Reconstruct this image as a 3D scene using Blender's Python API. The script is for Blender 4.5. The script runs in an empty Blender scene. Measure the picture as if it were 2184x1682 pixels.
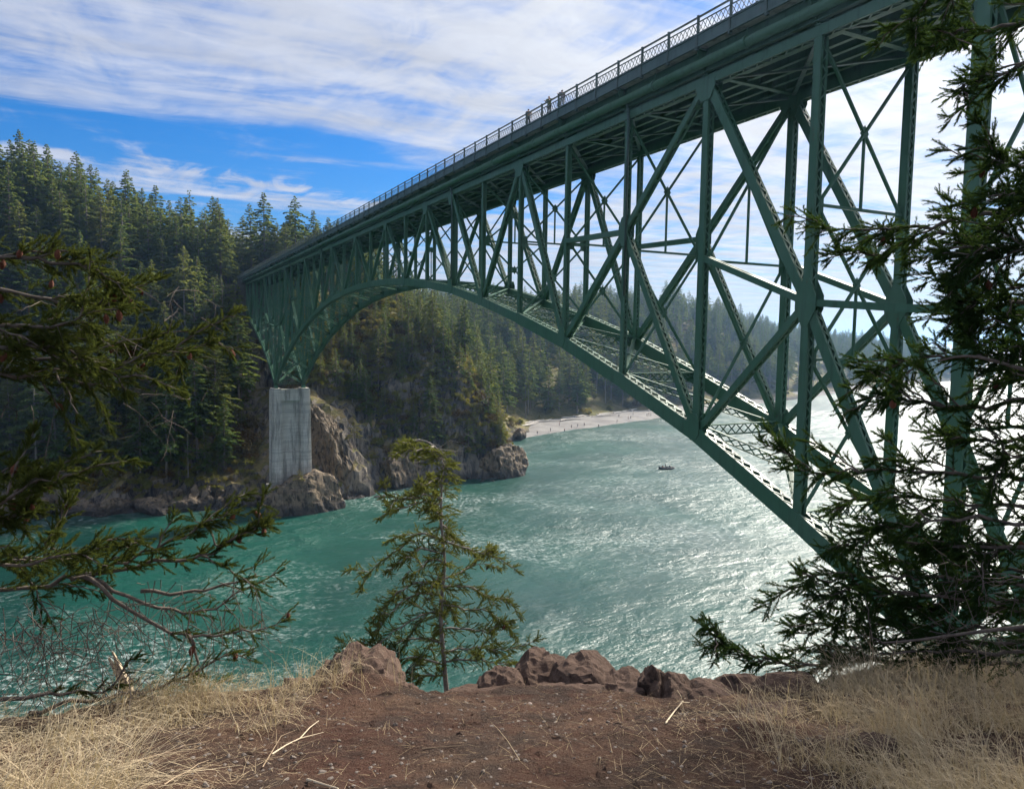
import bpy, bmesh, math, random
import numpy as np
from mathutils import Vector, Matrix, noise
R = math.radians
sc = bpy.context.scene
COL = sc.collection
# ------------------------------------------------------------------ camera
CAM = np.array([-28.834, -17.669, 44.345])
YAW, PITCH, ROLL, FV = 0.46825, -0.08163, 0.014207, 1556.59      # FV: focal length in pixels of a 2184 x 1682 copy of the photograph
def _axes():
    cy, sy, cp, sp = math.cos(YAW), math.sin(YAW), math.cos(PITCH), math.sin(PITCH)
    f = np.array([sy*cp, cy*cp, sp]); r = np.array([cy, -sy, 0.]); u = np.cross(r, f)
    c, s = math.cos(ROLL), math.sin(ROLL)
    return c*r+s*u, -s*r+c*u, f
CR, CU, CF = _axes()
cam_d = bpy.data.cameras.new('camera'); cam = bpy.data.objects.new('camera', cam_d); COL.objects.link(cam)
cam_d.sensor_fit = 'HORIZONTAL'; cam_d.sensor_width = 36.0; cam_d.lens = FV/2184*36
cam_d.clip_start = 0.1; cam_d.clip_end = 40000
m = Matrix.Identity(4)
for k in range(3):
    m[k][0], m[k][1], m[k][2], m[k][3] = CR[k], CU[k], -CF[k], CAM[k]
cam.matrix_world = m
sc.camera = cam
# ------------------------------------------------------------------ light, sky, exposure
SUN_AZ, SUN_EL = R(65), R(38)           # azimuth measured from +Y towards +X
SKY_STRENGTH, CLOUD_LEVEL, SUN_STRENGTH = 0.042, 0.42, 4.3
sc.view_settings.view_transform = 'Standard'; sc.view_settings.look = 'None'
sc.view_settings.exposure = 1.2; sc.view_settings.gamma = 1.0
sc.cycles.use_denoising = True; sc.cycles.use_adaptive_sampling = True; sc.cycles.adaptive_threshold = 0.03
sc.cycles.max_bounces = 6; sc.cycles.diffuse_bounces = 4; sc.cycles.glossy_bounces = 3
sc.cycles.transmission_bounces = 4; sc.cycles.volume_bounces = 0; sc.cycles.transparent_max_bounces = 8
sun_d = bpy.data.lights.new('sun', 'SUN'); sun = bpy.data.objects.new('sun', sun_d); COL.objects.link(sun)
sun_d.energy = SUN_STRENGTH; sun_d.angle = R(8.0); sun_d.color = (1.0, 0.93, 0.82)
sdir = Vector((math.sin(SUN_AZ)*math.cos(SUN_EL), math.cos(SUN_AZ)*math.cos(SUN_EL), math.sin(SUN_EL)))
sun.rotation_euler = sdir.to_track_quat('Z', 'Y').to_euler()
sun.location = (80, 0, 150)

class NT:
    """small node-tree helper"""
    def __init__(s, tree): s.t = tree; s.n = tree.nodes; s.l = tree.links
    def new(s, typ, inputs=None, **props):
        n = s.n.new(typ)
        for k, v in props.items(): setattr(n, k, v)
        for k, v in (inputs or {}).items():
            sock = n.inputs[k]
            if hasattr(v, 'is_output') or isinstance(v, bpy.types.NodeSocket): s.l.new(v, sock)
            else: sock.default_value = v
        return n
    def math(s, op, a, b=None, c=None, clamp=False):
        n = s.n.new('ShaderNodeMath'); n.operation = op; n.use_clamp = clamp
        for i, v in enumerate((a, b, c)):
            if v is None: continue
            if isinstance(v, bpy.types.NodeSocket): s.l.new(v, n.inputs[i])
            else: n.inputs[i].default_value = v
        return n.outputs[0]
    def mix(s, fac, a, b, blend='MIX'):
        n = s.n.new('ShaderNodeMix'); n.data_type = 'RGBA'; n.blend_type = blend
        for i, v in ((0, fac), (6, a), (7, b)):
            if isinstance(v, bpy.types.NodeSocket): s.l.new(v, n.inputs[i])
            else: n.inputs[i].default_value = v if i == 0 else (*v, 1.0)[:4]
        return n.outputs[2]
    def ramp(s, fac, stops, interp='LINEAR'):
        n = s.n.new('ShaderNodeValToRGB'); cr = n.color_ramp; cr.interpolation = interp
        while len(cr.elements) > 1: cr.elements.remove(cr.elements[-1])
        for i, (p, c) in enumerate(stops):
            e = cr.elements[0] if i == 0 else cr.elements.new(p)
            e.position = p; e.color = (c, c, c, 1) if isinstance(c, (int, float)) else (*c, 1)
        s.l.new(fac, n.inputs[0]); return n.outputs[0]
    def noise(s, vec, scale, detail=4, rough=0.55, dist=0.0, out='Fac', w=None):
        n = s.n.new('ShaderNodeTexNoise')
        if vec is not None: s.l.new(vec, n.inputs['Vector'])
        n.inputs['Scale'].default_value = scale; n.inputs['Detail'].default_value = detail
        n.inputs['Roughness'].default_value = rough; n.inputs['Distortion'].default_value = dist
        return n.outputs[out]
    def mapping(s, vec, scale=(1,1,1), rot=(0,0,0), loc=(0,0,0)):
        n = s.n.new('ShaderNodeMapping'); s.l.new(vec, n.inputs[0])
        n.inputs['Location'].default_value = loc; n.inputs['Rotation'].default_value = rot; n.inputs['Scale'].default_value = scale
        return n.outputs[0]

def build_world():
    w = bpy.data.worlds.new('World'); sc.world = w; w.use_nodes = True
    N = NT(w.node_tree); N.n.clear()
    sky = N.new('ShaderNodeTexSky'); sky.sky_type = 'NISHITA'; sky.sun_disc = False
    sky.sun_elevation = SUN_EL; sky.sun_rotation = SUN_AZ; sky.altitude = 40
    sky.air_density = 1.25; sky.dust_density = 0.35; sky.ozone_density = 3.0
    skyc = N.new('ShaderNodeVectorMath', {0: sky.outputs[0]}, operation='SCALE'); skyc.inputs[3].default_value = SKY_STRENGTH
    tint = N.mix(1.0, skyc.outputs[0], (0.62, 0.86, 1.3), 'MULTIPLY')
    hsv = N.new('ShaderNodeHueSaturation', {'Color': tint, 'Saturation': 1.2, 'Value': 1.0})
    tc = N.new('ShaderNodeTexCoord')
    d = tc.outputs['Generated']
    sep = N.new('ShaderNodeSeparateXYZ', {0: d})
    z = N.math('MAXIMUM', sep.outputs[2], 0.02)
    px = N.math('DIVIDE', sep.outputs[0], z); py = N.math('DIVIDE', sep.outputs[1], z)
    pl = N.new('ShaderNodeCombineXYZ', {0: px, 1: py, 2: 0.0}).outputs[0]
    # broad warp of the cloud plane
    warp = N.noise(N.mapping(pl, (0.6, 0.8, 1)), 0.9, 3, 0.5, 0.3)
    fine = N.noise(N.mapping(pl, (0.55, 1.9, 1), rot=(0, 0, R(-22))), 1.2, 7, 0.58, 0.7)
    wisp = N.noise(N.mapping(pl, (2.6, 0.9, 1), rot=(0, 0, R(35)), loc=(3, 1, 0)), 1.3, 6, 0.6, 1.2)
    s = N.math('SUBTRACT', py, N.math('MULTIPLY', px, 0.2))
    s = N.math('ADD', s, N.math('MULTIPLY', N.math('SUBTRACT', warp, 0.5), 2.2))
    s = N.math('ADD', s, N.math('MULTIPLY', N.math('SUBTRACT', wisp, 0.5), 1.5))
    base = N.ramp(N.math('DIVIDE', s, 12.0), [(0.0, 0.74), (0.19, 0.70), (0.28, 0.55), (0.35, 0.14), (0.40, 0.10), (0.435, 0.56), (0.47, 0.60), (0.51, 0.10), (0.60, 0.15), (0.72, 0.62), (1.0, 0.75)])
    right = N.math('MULTIPLY', N.math('SUBTRACT', px, 1.3), 0.45, clamp=True)
    base = N.math('MAXIMUM', base, N.math('MULTIPLY', right, 0.66))
    cov = N.math('ADD', base, N.math('MULTIPLY', N.math('SUBTRACT', fine, 0.5), 1.35))
    cov = N.math('ADD', cov, N.math('MULTIPLY', N.math('SUBTRACT', wisp, 0.5), 1.0))
    wv = N.new('ShaderNodeVectorMath', {0: N.noise(pl, 1.3, 2, 0.5, out='Color')}, operation='SCALE'); wv.inputs[3].default_value = 1.5
    plw = N.new('ShaderNodeVectorMath', {0: pl, 1: wv.outputs[0]}, operation='ADD').outputs[0]
    fil = N.noise(N.mapping(plw, (0.8, 2.0, 1), rot=(0, 0, R(-24))), 2.0, 7, 0.62, 0.3)
    cov = N.math('ADD', cov, N.math('MULTIPLY', N.math('SUBTRACT', fil, 0.5), 0.55))
    cov = N.new('ShaderNodeMapRange', {0: cov, 1: 0.08, 2: 0.86, 3: 0.0, 4: 0.97}, interpolation_type='SMOOTHSTEP').outputs[0]
    # cloud brightness: thick parts greyer, brighter towards the sun
    thick = N.noise(N.mapping(pl, (0.8, 2.2, 1), rot=(0, 0, R(-12)), loc=(7, 3, 0)), 1.1, 5, 0.55, 0.4)
    dots = N.new('ShaderNodeVectorMath', {0: d}, operation='DOT_PRODUCT'); dots.inputs[1].default_value = sdir
    glow = N.math('POWER', N.math('MAXIMUM', dots.outputs['Value'], 0.0), 3.5)
    lev = N.math('MULTIPLY', N.math('ADD', N.math('ADD', N.math('MULTIPLY', thick, 0.6), 0.45), N.math('MULTIPLY', fil, 0.35)), CLOUD_LEVEL)
    lev = N.math('MULTIPLY', lev, N.math('ADD', N.math('ADD', N.math('MULTIPLY', glow, 0.22), 0.84), N.math('MULTIPLY', N.math('POWER', glow, 6.0), 1.6)))
    ccol = N.mix(N.math('MULTIPLY', glow, 1.1, clamp=True), (0.72, 0.80, 1.0), (1.0, 0.975, 0.93))
    cc = N.new('ShaderNodeVectorMath', {0: ccol}, operation='SCALE'); N.l.new(lev, cc.inputs[3])
    # below the horizon: fade the cloud layer out
    up = N.new('ShaderNodeMapRange', {0: sep.outputs[2], 1: -0.01, 2: 0.03, 3: 0.0, 4: 1.0}).outputs[0]
    col = N.mix(N.math('MULTIPLY', cov, up), hsv.outputs[0], cc.outputs[0])
    bg = N.new('ShaderNodeBackground', {'Color': col, 'Strength': 1.0})
    out = N.new('ShaderNodeOutputWorld', {0: bg.outputs[0]})
build_world()

# ------------------------------------------------------------------ helpers
def pix(x, y, D):
    """point on the viewing direction of photo pixel (2184-wide copy) at horizontal distance D"""
    d = CF+(x-1092)/FV*CR-(y-841)/FV*CU
    return CAM+d*D/math.hypot(d[0], d[1])
def proj(P):
    """photo pixel of points"""
    d = np.atleast_2d(P)-CAM; z = d@CF
    return 1092+FV*(d@CR)/z, 841-FV*(d@CU)/z, z
def tag(o, label=None, cat=None, group=None, kind=None):
    if label: o['label'] = label
    if cat: o['category'] = cat
    if group: o['group'] = group
    if kind: o['kind'] = kind
    return o
def empty(name, loc=(0, 0, 0), **kw):
    o = bpy.data.objects.new(name, None); o.location = loc; o.empty_display_size = 0.2
    COL.objects.link(o); return tag(o, **kw)
def link(name, mesh, parent=None, loc=(0, 0, 0), rot=(0, 0, 0), scale=(1, 1, 1), **kw):
    o = bpy.data.objects.new(name, mesh); COL.objects.link(o)
    if parent is not None: o.parent = parent
    o.location = loc; o.rotation_euler = rot; o.scale = scale
    return tag(o, **kw)
def mesh_np(name, V, F, mats, smooth=False, midx=None):
    """V (n,3); F: (m,k) array or list of faces"""
    me = bpy.data.meshes.new(name)
    V = np.asarray(V, dtype=np.float32)
    if isinstance(F, np.ndarray):
        k = F.shape[1]; nf = len(F); tot = np.full(nf, k, dtype=np.int32); flat = F.astype(np.int32).ravel()
    else:
        tot = np.array([len(f) for f in F], dtype=np.int32); nf = len(F)
        flat = np.array([i for f in F for i in f], dtype=np.int32)
    me.vertices.add(len(V)); me.vertices.foreach_set('co', V.ravel())
    me.loops.add(len(flat)); me.loops.foreach_set('vertex_index', flat)
    me.polygons.add(nf)
    st = np.zeros(nf, dtype=np.int32); st[1:] = np.cumsum(tot)[:-1]
    me.polygons.foreach_set('loop_start', st); me.polygons.foreach_set('loop_total', tot)
    if midx is not None: me.polygons.foreach_set('material_index', np.asarray(midx, dtype=np.int32))
    me.polygons.foreach_set('use_smooth', np.full(nf, bool(smooth)))
    for mt in (mats if isinstance(mats, (list, tuple)) else [mats]): me.materials.append(mt)
    me.update(calc_edges=True); me.validate()
    return me
class MB:
    """collects boxes, tubes and plates into one mesh"""
    def __init__(s): s.v = []; s.f = []
    def add(s, V, F):
        b = len(s.v); s.v.extend([tuple(map(float, p)) for p in V]); s.f.extend([tuple(i+b for i in f) for f in F])
    BOXF = [(0,3,2,1),(4,5,6,7),(0,1,5,4),(1,2,6,5),(2,3,7,6),(3,0,4,7)]
    def box(s, x0, x1, y0, y1, z0, z1):
        s.add([(x0,y0,z0),(x1,y0,z0),(x1,y1,z0),(x0,y1,z0),(x0,y0,z1),(x1,y0,z1),(x1,y1,z1),(x0,y1,z1)], s.BOXF)
    def bar(s, A, B, u, v, w, h):
        A, B = np.asarray(A, float), np.asarray(B, float); u = np.asarray(u)*w/2; v = np.asarray(v)*h/2
        s.add([A-u-v, A+u-v, A+u+v, A-u+v, B-u-v, B+u-v, B+u+v, B-u+v], s.BOXF)
    def rod(s, A, B, w, h=None, up=(0, 0, 1)):
        A, B = np.asarray(A, float), np.asarray(B, float); t = B-A; t = t/np.linalg.norm(t)
        u = np.cross(t, up)
        if np.linalg.norm(u) < 1e-4: u = np.cross(t, (1, 0, 0))
        u /= np.linalg.norm(u); s.bar(A, B, u, np.cross(u, t), w, h or w)
    def tube(s, pts, rad, n=6, cap=True):
        P = np.asarray(pts, float); b = len(s.v); m_ = len(P)
        if np.isscalar(rad): rad = [rad]*m_
        T = np.gradient(P, axis=0); T /= np.linalg.norm(T, axis=1)[:, None]+1e-9
        ref = np.array([0.13, 0.21, 0.97]); 
        for i in range(m_):
            u = np.cross(T[i], ref); 
            if np.linalg.norm(u) < 0.05: u = np.cross(T[i], (1, 0, 0.1))
            u /= np.linalg.norm(u); w = np.cross(T[i], u)
            for k in range(n):
                a = 2*math.pi*k/n; s.v.append(tuple(P[i]+rad[i]*(math.cos(a)*u+math.sin(a)*w)))
        for i in range(m_-1):
            for k in range(n):
                k2 = (k+1) % n
                s.f.append((b+i*n+k, b+i*n+k2, b+(i+1)*n+k2, b+(i+1)*n+k))
        if cap:
            s.f.append(tuple(b+k for k in range(n))[::-1]); s.f.append(tuple(b+(m_-1)*n+k for k in range(n)))
    def prism(s, poly, t, n):
        """extrude planar polygon by thickness t along n (centred)"""
        P = np.asarray(poly, float); n = np.asarray(n, float)*t/2; k = len(P); b = len(s.v)
        s.v.extend([tuple(p-n) for p in P]); s.v.extend([tuple(p+n) for p in P])
        s.f.append(tuple(b+i for i in range(k))[::-1]); s.f.append(tuple(b+k+i for i in range(k)))
        for i in range(k):
            j = (i+1) % k; s.f.append((b+i, b+j, b+k+j, b+k+i))
    def mesh(s, name, mat, smooth=False): return mesh_np(name, np.array(s.v), s.f, mat, smooth)
    def build(s, name, mat, parent=None, smooth=False, **kw): return link(name, s.mesh(name, mat, smooth), parent, **kw)
def copy_tree(o, parent=None):
    c = o.copy(); COL.objects.link(c)
    if parent is not None: c.parent = parent
    for ch in list(o.children): copy_tree(ch, c)
    return c
def fbm(p, oct=4, lac=2.0, gain=0.5):
    v = 0.0; a = 1.0; q = Vector(p)
    for _ in range(oct):
        v += a*noise.noise(q); q = q*lac; a *= gain
    return v

# ------------------------------------------------------------------ materials
def mat(name, base=(0.5, 0.5, 0.5), rough=0.7, spec=0.4, metallic=0.0):
    mt = bpy.data.materials.new(name); mt.use_nodes = True
    N = NT(mt.node_tree); b = N.n['Principled BSDF']
    b.inputs['Base Color'].default_value = (*base, 1); b.inputs['Roughness'].default_value = rough
    b.inputs['Specular IOR Level'].default_value = spec; b.inputs['Metallic'].default_value = metallic
    return mt, N, b
def bump(N, b, h, strength=0.3, dist=0.05):
    n = N.new('ShaderNodeBump', {'Height': h, 'Strength': strength, 'Distance': dist}); N.l.new(n.outputs[0], b.inputs['Normal'])
def mottled(name, c1, c2, scale=5.0, rough=0.8, bumpk=0.0, bscale=None, bd=0.02, coord='Object', spec=0.3, detail=5):
    mt, N, b = mat(name, c1, rough, spec)
    tc = N.new('ShaderNodeTexCoord').outputs[coord]
    f = N.noise(tc, scale, detail, 0.6)
    N.l.new(N.mix(N.ramp(f, [(0.3, 0.0), (0.7, 1.0)]), c1, c2), b.inputs['Base Color'])
    if bumpk: bump(N, b, N.noise(tc, bscale or scale*3, 5, 0.65), bumpk, bd)
    return mt
def steel(name, c1, c2, rust=True):
    mt, N, b = mat(name, c1, 0.5, 0.4)
    g = N.new('ShaderNodeNewGeometry').outputs['Position']
    f = N.noise(g, 0.7, 6, 0.65); st = N.noise(N.mapping(g, (2.2, 2.2, 0.22)), 1.5, 5, 0.65); fd = N.noise(g, 0.16, 3, 0.5)
    c = N.mix(N.ramp(f, [(0.3, 0.0), (0.7, 1.0)]), c1, c2)
    c = N.mix(N.math('MULTIPLY', N.ramp(fd, [(0.42, 0.0), (0.66, 1.0)]), 0.45), c, tuple(v*0.8+0.055 for v in c2))
    c = N.mix(N.math('MULTIPLY', N.ramp(st, [(0.52, 0.0), (0.74, 1.0)]), 0.6), c, (c1[0]*0.5+0.012, c1[1]*0.42+0.012, c1[2]*0.45+0.01))
    if rust: c = N.mix(N.math('MULTIPLY', N.ramp(N.noise(N.mapping(g, (1, 1, 0.5)), 2.6, 7, 0.75), [(0.62, 0.0), (0.72, 1.0)]), 0.7), c, (0.105, 0.058, 0.034))
    N.l.new(c, b.inputs['Base Color'])
    N.l.new(N.math('ADD', N.math('MULTIPLY', st, 0.3), 0.35), b.inputs['Roughness'])
    return mt
M = {}
M['steel'] = steel('green bridge paint', (0.034, 0.112, 0.062), (0.048, 0.135, 0.080))
M['steel_deck'] = steel('grey green deck steel', (0.045, 0.085, 0.078), (0.06, 0.105, 0.095))
M['rail'] = steel('railing paint', (0.045, 0.075, 0.065), (0.06, 0.09, 0.075))
M['asphalt'] = mottled('asphalt', (0.05, 0.05, 0.05), (0.07, 0.07, 0.068), 3, 0.9)
def concrete_mat():
    mt, N, b = mat('weathered concrete', (0.36, 0.36, 0.34), 0.9, 0.2)
    g = N.new('ShaderNodeNewGeometry').outputs['Position']
    f = N.noise(N.mapping(g, (0.35, 0.35, 0.35)), 1.0, 5, 0.6)
    streak = N.noise(N.mapping(g, (1.0, 1.0, 0.10)), 1.2, 6, 0.7)
    lift = N.noise(N.mapping(g, (0.03, 0.03, 1.6)), 1.0, 4, 0.7)
    c = N.mix(N.ramp(f, [(0.3, 0.0), (0.7, 1.0)]), (0.42, 0.39, 0.345), (0.58, 0.54, 0.48))
    c = N.mix(N.ramp(streak, [(0.48, 0.0), (0.68, 0.95)]), c, (0.15, 0.14, 0.125))
    c = N.mix(N.math('MULTIPLY', N.ramp(lift, [(0.5, 0.0), (0.58, 1.0)]), 0.6), c, (0.27, 0.265, 0.25))
    pz = N.new('ShaderNodeSeparateXYZ', {0: g}).outputs[2]; alg = N.new('ShaderNodeMapRange', {0: N.math('ADD', pz, N.math('MULTIPLY', f, 8.0)), 1: 9.0, 2: 15.0, 3: 0.75, 4: 0.0}).outputs[0]
    c = N.mix(alg, c, (0.13, 0.125, 0.095))
    N.l.new(c, b.inputs['Base Color'])
    bump(N, b, N.math('ADD', N.math('MULTIPLY', lift, 1.4), N.noise(g, 3, 5, 0.6)), 0.35, 0.15)
    return mt
M['concrete'] = concrete_mat()
M['abutment_concrete'] = mottled('mossy old concrete', (0.05, 0.052, 0.045), (0.10, 0.10, 0.085), 0.6, 0.95)  # mottled dark grey, much deeper in tone than the pier concrete
# ------------------------------------------------------------------ the bridge
PAN = 7.62; WT = 6.6; ZT = 58.71
LZ = {-1: 31.6, 0: 35.4, 1: 38.8, 2: 41.45, 3: 43.9, 4: 45.8, 5: 47.5, 6: 48.95, 7: 49.9, 8: 50.6, 9: 51.0, 10: 51.15}
def lz(i):
    if i < -1: i = -2-i                 # anchor arms mirror the cantilever arms
    if i > 21: i = 42-i
    i = 10-abs(10-i)
    return LZ[i]
def yy(i): return (i+1)*PAN
I0, I1 = -3, 28
SX = np.array([1., 0, 0])
bridge = empty('arch_bridge', (0, 0, 0), label='long green steel arch bridge with lattice trusses crossing the strait', cat='bridge')
_cache = {}
def member(name, A, B, w, d, lac='zig', mat_='steel', pitch=None):
    """two plates with lips, joined by lacing on the open sides"""
    A, B = np.asarray(A, float), np.asarray(B, float); t = B-A; Ln = np.linalg.norm(t); t /= Ln
    n = np.cross(t, SX); n /= np.linalg.norm(n)
    mb = MB()
    for s in (-1, 1):
        o = SX*s*w/2
        mb.bar(A+o, B+o, SX, n, 0.035, d)
        for q in (-1, 1):
            e = o-SX*s*0.075+n*q*(d/2-0.018)
            mb.bar(A+e, B+e, SX, n, 0.11, 0.03)
    ob = mb.build(name, M[mat_], bridge)
    lb = MB()
    if lac == 'zig':
        p = pitch or w*0.95; k = max(2, int((Ln-0.8)/p)); st = (Ln-0.8)/k
        for q in (-1, 1):
            for j in range(k):
                s = 1 if (j+(q > 0)) % 2 else -1
                P = A+t*(0.4+j*st)+n*q*(d/2+0.004)+SX*s*(w/2-0.04); Q = A+t*(0.4+(j+1)*st)+n*q*(d/2+0.004)-SX*s*(w/2-0.04)
                dd = (Q-P)/np.linalg.norm(Q-P); lb.bar(P, Q, np.cross(dd, n), n, 0.075, 0.014)
    elif lac == 'x':
        p = pitch or w*1.0; k = max(2, int((Ln-0.6)/p)); st = (Ln-0.6)/k
        for q in (-1, 1):
            for j in range(k):
                for s in (-1, 1):
                    P = A+t*(0.3+j*st)+n*q*(d/2+0.006+0.008*s)+SX*s*(w/2-0.04); Q = A+t*(0.3+(j+1)*st)+n*q*(d/2+0.006+0.008*s)-SX*s*(w/2-0.04)
                    dd = (Q-P)/np.linalg.norm(Q-P); lb.bar(P, Q, np.cross(dd, n), n, 0.08, 0.014)
    elif lac == 'bat':
        k = max(2, int(Ln/1.25)); st = (Ln-0.5)/k
        for q in (-1, 1):
            for j in range(k+1):
                c = A+t*(0.25+j*st)+n*q*(d/2-0.03)
                lb.bar(c-t*0.14, c+t*0.14, SX, n, w-0.04, 0.016)
    if lb.v: lb.build('lacing', M[mat_], ob, kind='stuff')
    return ob
def gusset(P, poly, w):
    for s in (-1, 1):
        mb = MB(); mb.prism([(P[0]+s*(w/2+0.035), P[1]+a, P[2]+b) for a, b in poly], 0.03, SX)
        mb.build('gusset_plate', M['steel'], bridge)
MZ = {0: 46.1, 2: 51.25}                       # mid-height joints of the arms
S1, S3, SM1 = 48.9, 51.45, 45.5
def octa(a, b, k=0.45): return [(-a, -b*k), (-a*k, -b), (a*k, -b), (a, -b*k), (a, b*k), (a*k, b), (-a*k, b), (-a, b*k)]
for X in (0.0, WT):
    T = lambda i: np.array([X, yy(i), ZT]); L = lambda i: np.array([X, yy(i), lz(i)])
    for i in range(I0, I1):
        member('top_chord', T(i), T(i+1), 0.5, 0.5, 'zig')
        member('lower_chord', L(i), L(i+1), 0.62, 0.92 if i < 4 or i > 15 else 0.8, 'x', pitch=0.75)
    for i in range(I0, I1+1):
        big = i in (-1, 21)
        off = 0.25
        slim = 2 <= i <= 18
        member('truss_post', L(i)+(0, 0, 0.3), T(i)-(0, 0, off), 0.36 if slim else 0.44, 0.62 if big else 0.30 if slim else 0.44, 'zig')
    def diag(a, b, lac='zig', w=0.40, d=0.42): member('truss_diagonal', a, b, w, d, lac)
    def arm(mp):
        """cantilever arm pattern; mp maps arm index -1..6 to panel index"""
        m0 = np.array([X, yy(mp(0)), MZ[0]]); m2 = np.array([X, yy(mp(2)), MZ[2]])
        diag(m0, T(mp(1)), 'zig', 0.42, 0.52); diag(m0, L(mp(1)), 'zig', 0.4, 0.36); diag(m0, L(mp(-1)), 'zig', 0.42, 0.5)
        diag(m2, T(mp(1)), 'bat', 0.42, 0.36); diag(m2, L(mp(1)), 'zig'); diag(m2, L(mp(3)), 'bat', 0.42, 0.4)
        diag(T(mp(4)), L(mp(3))); diag(T(mp(4)), L(mp(5)), 'bat', 0.42, 0.36); diag(T(mp(6)), L(mp(5)), 'zig', 0.42, 0.46)
        s = lambda i, z: np.array([X, yy(mp(i)), z])
        for a, b in ((s(-1, SM1), m0), (m0, s(1, S1)), (m2, s(3, S3))):
            member('mid_strut', a, b, 0.40, 0.34, None)
        gusset(m0, octa(0.62, 1.15, 0.28), 0.46); gusset(m2, octa(0.5, 0.95, 0.35), 0.46)
        for k in (1, 4, 6): gusset(T(mp(k))-(0, 0, 0.35), [(-0.75, 0.35), (-0.75, -0.1), (-0.4, -0.75), (0.4, -0.75), (0.75, -0.1), (0.75, 0.35)], 0.5)
        for k in (-1, 1, 3, 5): gusset(L(mp(k))+(0, 0, 0.35), octa(0.5, 0.8), 0.62)
    arm(lambda k: k); arm(lambda k: 20-k)
    # anchor arm over the far shore
    def anchor(mp):
        m0 = np.array([X, yy(mp(0)), MZ[0]]); m2 = np.array([X, yy(mp(2)), MZ[2]])
        diag(m0, T(mp(1)), 'zig', 0.44, 0.6); diag(m0, L(mp(-1)), 'zig', 0.44, 0.56); diag(m0, L(mp(1)))
        gusset(m0, octa(0.62, 1.15, 0.28), 0.46)
        if I0 <= mp(6) <= I1:
            diag(m2, T(mp(1)), 'bat', 0.42, 0.36); diag(m2, L(mp(3))); diag(T(mp(4)), L(mp(3))); diag(T(mp(4)), L(mp(5))); diag(T(mp(6)), L(mp(5)))
            gusset(m2, octa(0.5, 0.95, 0.35), 0.46)
        member('mid_strut', (X, yy(mp(-1)), SM1), m0, 0.40, 0.34, None)
        member('mid_strut', m0, (X, yy(mp(1)), S1), 0.40, 0.34, None)
    anchor(lambda k: 42-(20-k) if False else 22+k); anchor(lambda k: -2-k)
    # suspended span
    for k in (7, 9, 11, 13):
        for s in (-1, 1): diag(T(k), L(k+s), 'zig' if (s < 0) == (k <= 10) else 'bat', 0.36, 0.36 if (s < 0) == (k <= 10) else 0.28)
        gusset(T(k)-(0, 0, 0.35), [(-0.7, 0.35), (-0.7, -0.1), (-0.35, -0.7), (0.35, -0.7), (0.7, -0.1), (0.7, 0.35)], 0.5)
    for k in (6, 8, 10, 12, 14): gusset(L(k)+(0, 0, 0.3), octa(0.55, 0.8), 0.62)
# sway frames between the two trusses
def angle_bar(name, A, B, w=0.15): mb = MB(); mb.rod(A, B, w, w*0.75); return mb.build(name, M['steel'], bridge)
for i in range(I0, I1+1):
    y = yy(i); h = ZT-lz(i); n = 1 if h < 11 else (2 if h < 20 else 3)
    zs = np.linspace(lz(i)+0.5, ZT-0.5, n+1)
    for k in range(n):
        z0, z1 = zs[k], zs[k+1]; zc = (z0+z1)/2
        A, B, C, D = (0.25, y, z0), (WT-0.25, y, z0), (0.25, y, z1), (WT-0.25, y, z1)
        mb = MB(); mb.rod(A, D, 0.15, 0.12); mb.rod((0.25, y+0.02, z1), (WT-0.25, y+0.02, z0), 0.15, 0.12)
        mb.prism([(WT/2-0.3, y, zc), (WT/2, y, zc-0.4), (WT/2+0.3, y, zc), (WT/2, y, zc+0.4)], 0.05, (0, 1, 0))
        mb.build('sway_brace', M['steel'], bridge)
        if k > 0 or n == 1:
            angle_bar('sway_hanger', (WT/2, y+0.01, z0), (WT/2, y+0.01, zc), 0.13)
        if k > 0: 
            angle_bar('sway_strut', (0.2, y, z0), (WT-0.2, y, z0), 0.17)
            for s in (0.42, WT-0.42):
                mb = MB(); mb.box(s-0.22, s+0.22, y-0.03, y+0.03, z0-0.45, z0+0.45); mb.build('brace_plate', M['steel'], bridge)
# lower lateral system: laced struts and diagonals
def laced(name, A, B, depth=0.55, w=0.3):
    A, B = np.asarray(A, float), np.asarray(B, float); t = B-A; Ln = np.linalg.norm(t); t /= Ln
    u = np.cross(t, (0, 0, 1)); u /= np.linalg.norm(u); v = np.cross(u, t)
    mb = MB()
    for q in (-1, 1): mb.bar(A+v*q*depth/2, B+v*q*depth/2, u, v, w, 0.05)
    ob = mb.build(name, M['steel'], bridge); lb = MB()
    k = max(3, int(Ln/0.6)); st = Ln/k
    for j in range(k):
        for q in (-1, 1):
            P = A+t*j*st+v*q*depth/2+u*q*0.012; Q = A+t*(j+1)*st-v*q*depth/2+u*q*0.012
            dd = (Q-P)/np.linalg.norm(Q-P); lb.bar(P, Q, u, np.cross(u, dd), 0.02, 0.07)
    lb.build('lacing', M['steel'], ob, kind='stuff')
for i in range(I0, I1+1):
    z = lz(i)+0.1
    laced('lateral_strut', (0.32, yy(i), z), (WT-0.32, yy(i), z), 0.6, 0.34)
    if i < I1:
        z2 = lz(i+1)+0.1
        laced('lateral_diagonal', (0.35, yy(i)+0.3, z+0.02), (WT-0.35, yy(i+1)-0.3, z2+0.02), 0.4, 0.26)
        laced('lateral_diagonal', (WT-0.35, yy(i)+0.3, z+0.06), (0.35, yy(i+1)-0.3, z2+0.06), 0.4, 0.26)
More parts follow.
